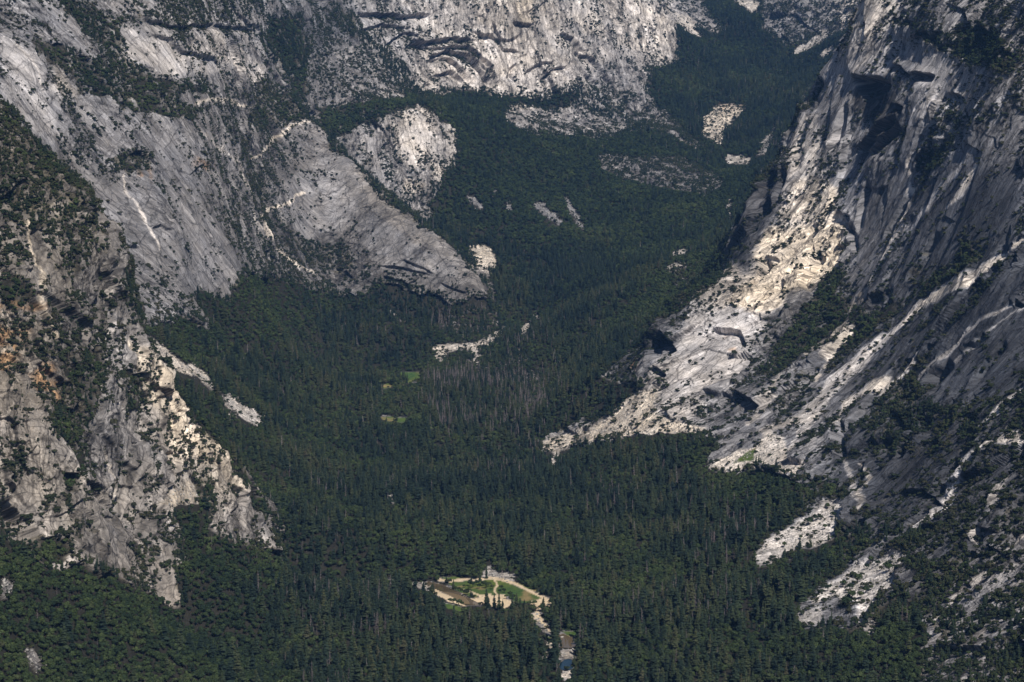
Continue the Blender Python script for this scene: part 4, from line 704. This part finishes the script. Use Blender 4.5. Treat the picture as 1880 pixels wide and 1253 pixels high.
for k in n4:
    z_ = zone(PB[k], ('left cliff', 'valley foot', 'right mountainside')); place_one('bush', BRU[rr.randint(NV)], PB[k], HB[k], rr.rand() * 6.28, f'dark green bush rooted in pale granite of the {z_}', 'bush', f'bushes on the {z_}')
n5, r5_ = split(PR, HR, 1, 200)
for k in n5:
    z_ = zone(PR[k], ('scree below the left cliff', 'river bank', 'scree below the right mountainside')); place_one('boulder', RCK[rr.randint(NV)], PR[k] + np.array([0, 0, .2 * HR[k]]), HR[k], rr.rand() * 6.28, f'large pale angular boulder on the {z_}', 'boulder', f'boulders on the {z_}', (rr.randn() * .5, rr.randn() * .5))
gn_stuff('conifer_forest', Pl[r1_], Hl[r1_], CON, 'dense dark conifer forest filling the valley and canyon', 11)
gn_stuff('dead_wood', Pd[r2_], Hd[r2_], SNG, 'grey dead conifers scattered through the forest', 12)
gn_stuff('broadleaf_forest', PO[r3_], HO[r3_], OAK, 'green broadleaf woods on slopes and aprons', 13)
gn_stuff('brush', PB[r4_], HB[r4_], BRU, 'dark brush growing over granite ledges', 14)
gn_stuff('talus', PR[r5_], HR[r5_], RCK, 'pale broken stones on the screes', 15, .8)

# ------------------------------------------------------------------ air
hz = mesh('haze', [(x, y, z) for x in (-4600, 4600) for y in (-60, 12700) for z in (-40, 1950)], [(0, 1, 3, 2), (4, 6, 7, 5), (0, 4, 5, 1), (2, 3, 7, 6), (0, 2, 6, 4), (1, 5, 7, 3)], M_bark)
hz['kind'] = 'stuff'; hz.data.materials.clear(); mh = bpy.data.materials.new('haze_air'); mh.use_nodes = True; t = mh.node_tree; t.nodes.remove(t.nodes['Principled BSDF'])
pv = t.nodes.new('ShaderNodeVolumePrincipled'); pv.inputs['Density'].default_value = 3.2e-5 * HAZE; pv.inputs['Color'].default_value = (.20, .45, 1, 1); pv.inputs['Anisotropy'].default_value = .0
t.links.new(pv.outputs[0], t.nodes['Material Output'].inputs['Volume']); hz.data.materials.append(mh)

def ground(px, py):
    k = np.argmin(np.where(hidm, 1e9, (PX - px) ** 2 + (PY - py) ** 2)); return VX.reshape(-1, 3)[k]

def water_obj(name, poly, colr):
    pts_ = [ground(*p) for p in poly]; me = bpy.data.meshes.new(name); zz = [p[2] for p in pts_]
    me.from_pydata([(p[0], p[1], p[2] + .15) for p in pts_], [], [list(range(len(pts_)))]); me.update(); me.materials.append(colr)
    o = bpy.data.objects.new(name, me); sc.collection.objects.link(o); o['kind'] = 'structure'; return o
M_w2 = mat('shallow_water', water_n); M_w2.node_tree.nodes['Principled BSDF'].inputs['Base Color'].default_value = (.10, .075, .045, 1)
water_obj('river', water[0], M_w2); water_obj('stream', water[1], M_w2); water_obj('pool', water[2], M_wat)

def at_px(px, py, dz=0.0): p = ground(px, py); return (p[0], p[1], p[2] + dz)
place_one('dead_tree', SNG[0], at_px(922, 1065), .95, .4, 'lone dark bare tree where the trail meets the pale gravel wash', 'dead tree')
for px, py, s_ in ((893, 1116, 1.15), (897, 1121, .8), (907, 1118, .95), (916, 1121, 1.1), (923, 1124, .8), (940, 1122, .9), (948, 1120, 1.1), (955, 1124, .9), (963, 1121, .7)):
    place_tree('conifer', rr.randint(NV), at_px(px, py), s_ * .95, rr.rand() * 6, 'dark conifer standing in front of the pale river sandbar', 'conifers in front of the sandbar', wd=1.0)
for px, py, s_ in ((881, 1068, .85), (893, 1062, .9), (874, 1064, .6), (866, 1066, .5), (836, 1056, .8), (850, 1058, .7), (804, 1064, .7)):
    place_tree('conifer', rr.randint(NV), at_px(px, py), s_, rr.rand() * 6, 'dark conifer at the upper edge of the green meadow', 'conifers along the upper meadow edge', wd=.7)
for px, py, s_ in ((862, 1076, .8), (868, 1079, .9), (874, 1075, .8), (880, 1081, .7), (886, 1076, .8), (892, 1080, .85), (898, 1078, .7), (904, 1082, .6), (852, 1080, .5), (860, 1088, .55), (855, 1087, .45), (921, 1084, .7), (926, 1088, .6), (917, 1089, .5), (936, 1096, .7), (942, 1100, .7), (930, 1100, .6)):
    place_tree('broadleaf_tree', rr.randint(NV), at_px(px, py), s_ * 1.35, rr.rand() * 6, 'small dark round tree growing in the middle of the green meadow', 'small trees in the meadow', wd=1.0)
for px, py, s_ in ((826, 1108, .7), (833, 1110, .9), (842, 1113, 1.0), (848, 1114, .8), (980, 1112, .9), (972, 1113, .8), (1014, 1112, 1.2), (1020, 1118, 1.0), (996, 1124, 1.2), (1004, 1132, 1.4), (1008, 1142, 1.2), (1018, 1150, 1.2)):
    place_tree('broadleaf_tree', rr.randint(NV), at_px(px, py), s_ * 1.2, rr.rand() * 6, 'green riverside tree at the lower edge of the sand', 'riverside trees along the sand')
place_one('boulder', RCK[1], at_px(1032, 1170, 1.2), 4.2, .5, 'big white boulder beside the small green river meadow', 'boulder')
place_tree('broadleaf_tree', 2, at_px(1633, 1050), 1.7, 1, 'round dark tree alone in the middle of the pale scree fan', wd=1.0)
place_tree('broadleaf_tree', 3, at_px(116, 903), 2.0, 2, 'big round tree alone on the lower left cliff face', wd=.9)
for px, py, s_ in ((1485, 965, 1.6), (1497, 958, 1.3), (1530, 950, 1.1), (1515, 975, 1.1), (1520, 935, 1.2), (1440, 1005, 1.0), (1470, 990, .9)):
    place_tree('broadleaf_tree', rr.randint(NV), at_px(px, py), s_, rr.rand() * 6, 'green tree growing out of the grey boulder field', 'trees on the boulder field')
for px, py, s_ in ((1600, 1035, 1.2), (1590, 1045, 1.1), (1612, 1040, 1.0), (1575, 1070, 1.4), (1560, 1085, 1.3), (1548, 1078, 1.1), (1590, 1090, 1.3), (1582, 1100, 1.2), (1520, 1085, 1.0), (1570, 1108, 1.5), (1560, 1120, 1.6), (1600, 1085, .9)):
    place_tree('broadleaf_tree', rr.randint(NV), at_px(px, py), s_, rr.rand() * 6, 'green tree in the strip crossing the pale scree fan', 'trees across the scree fan')
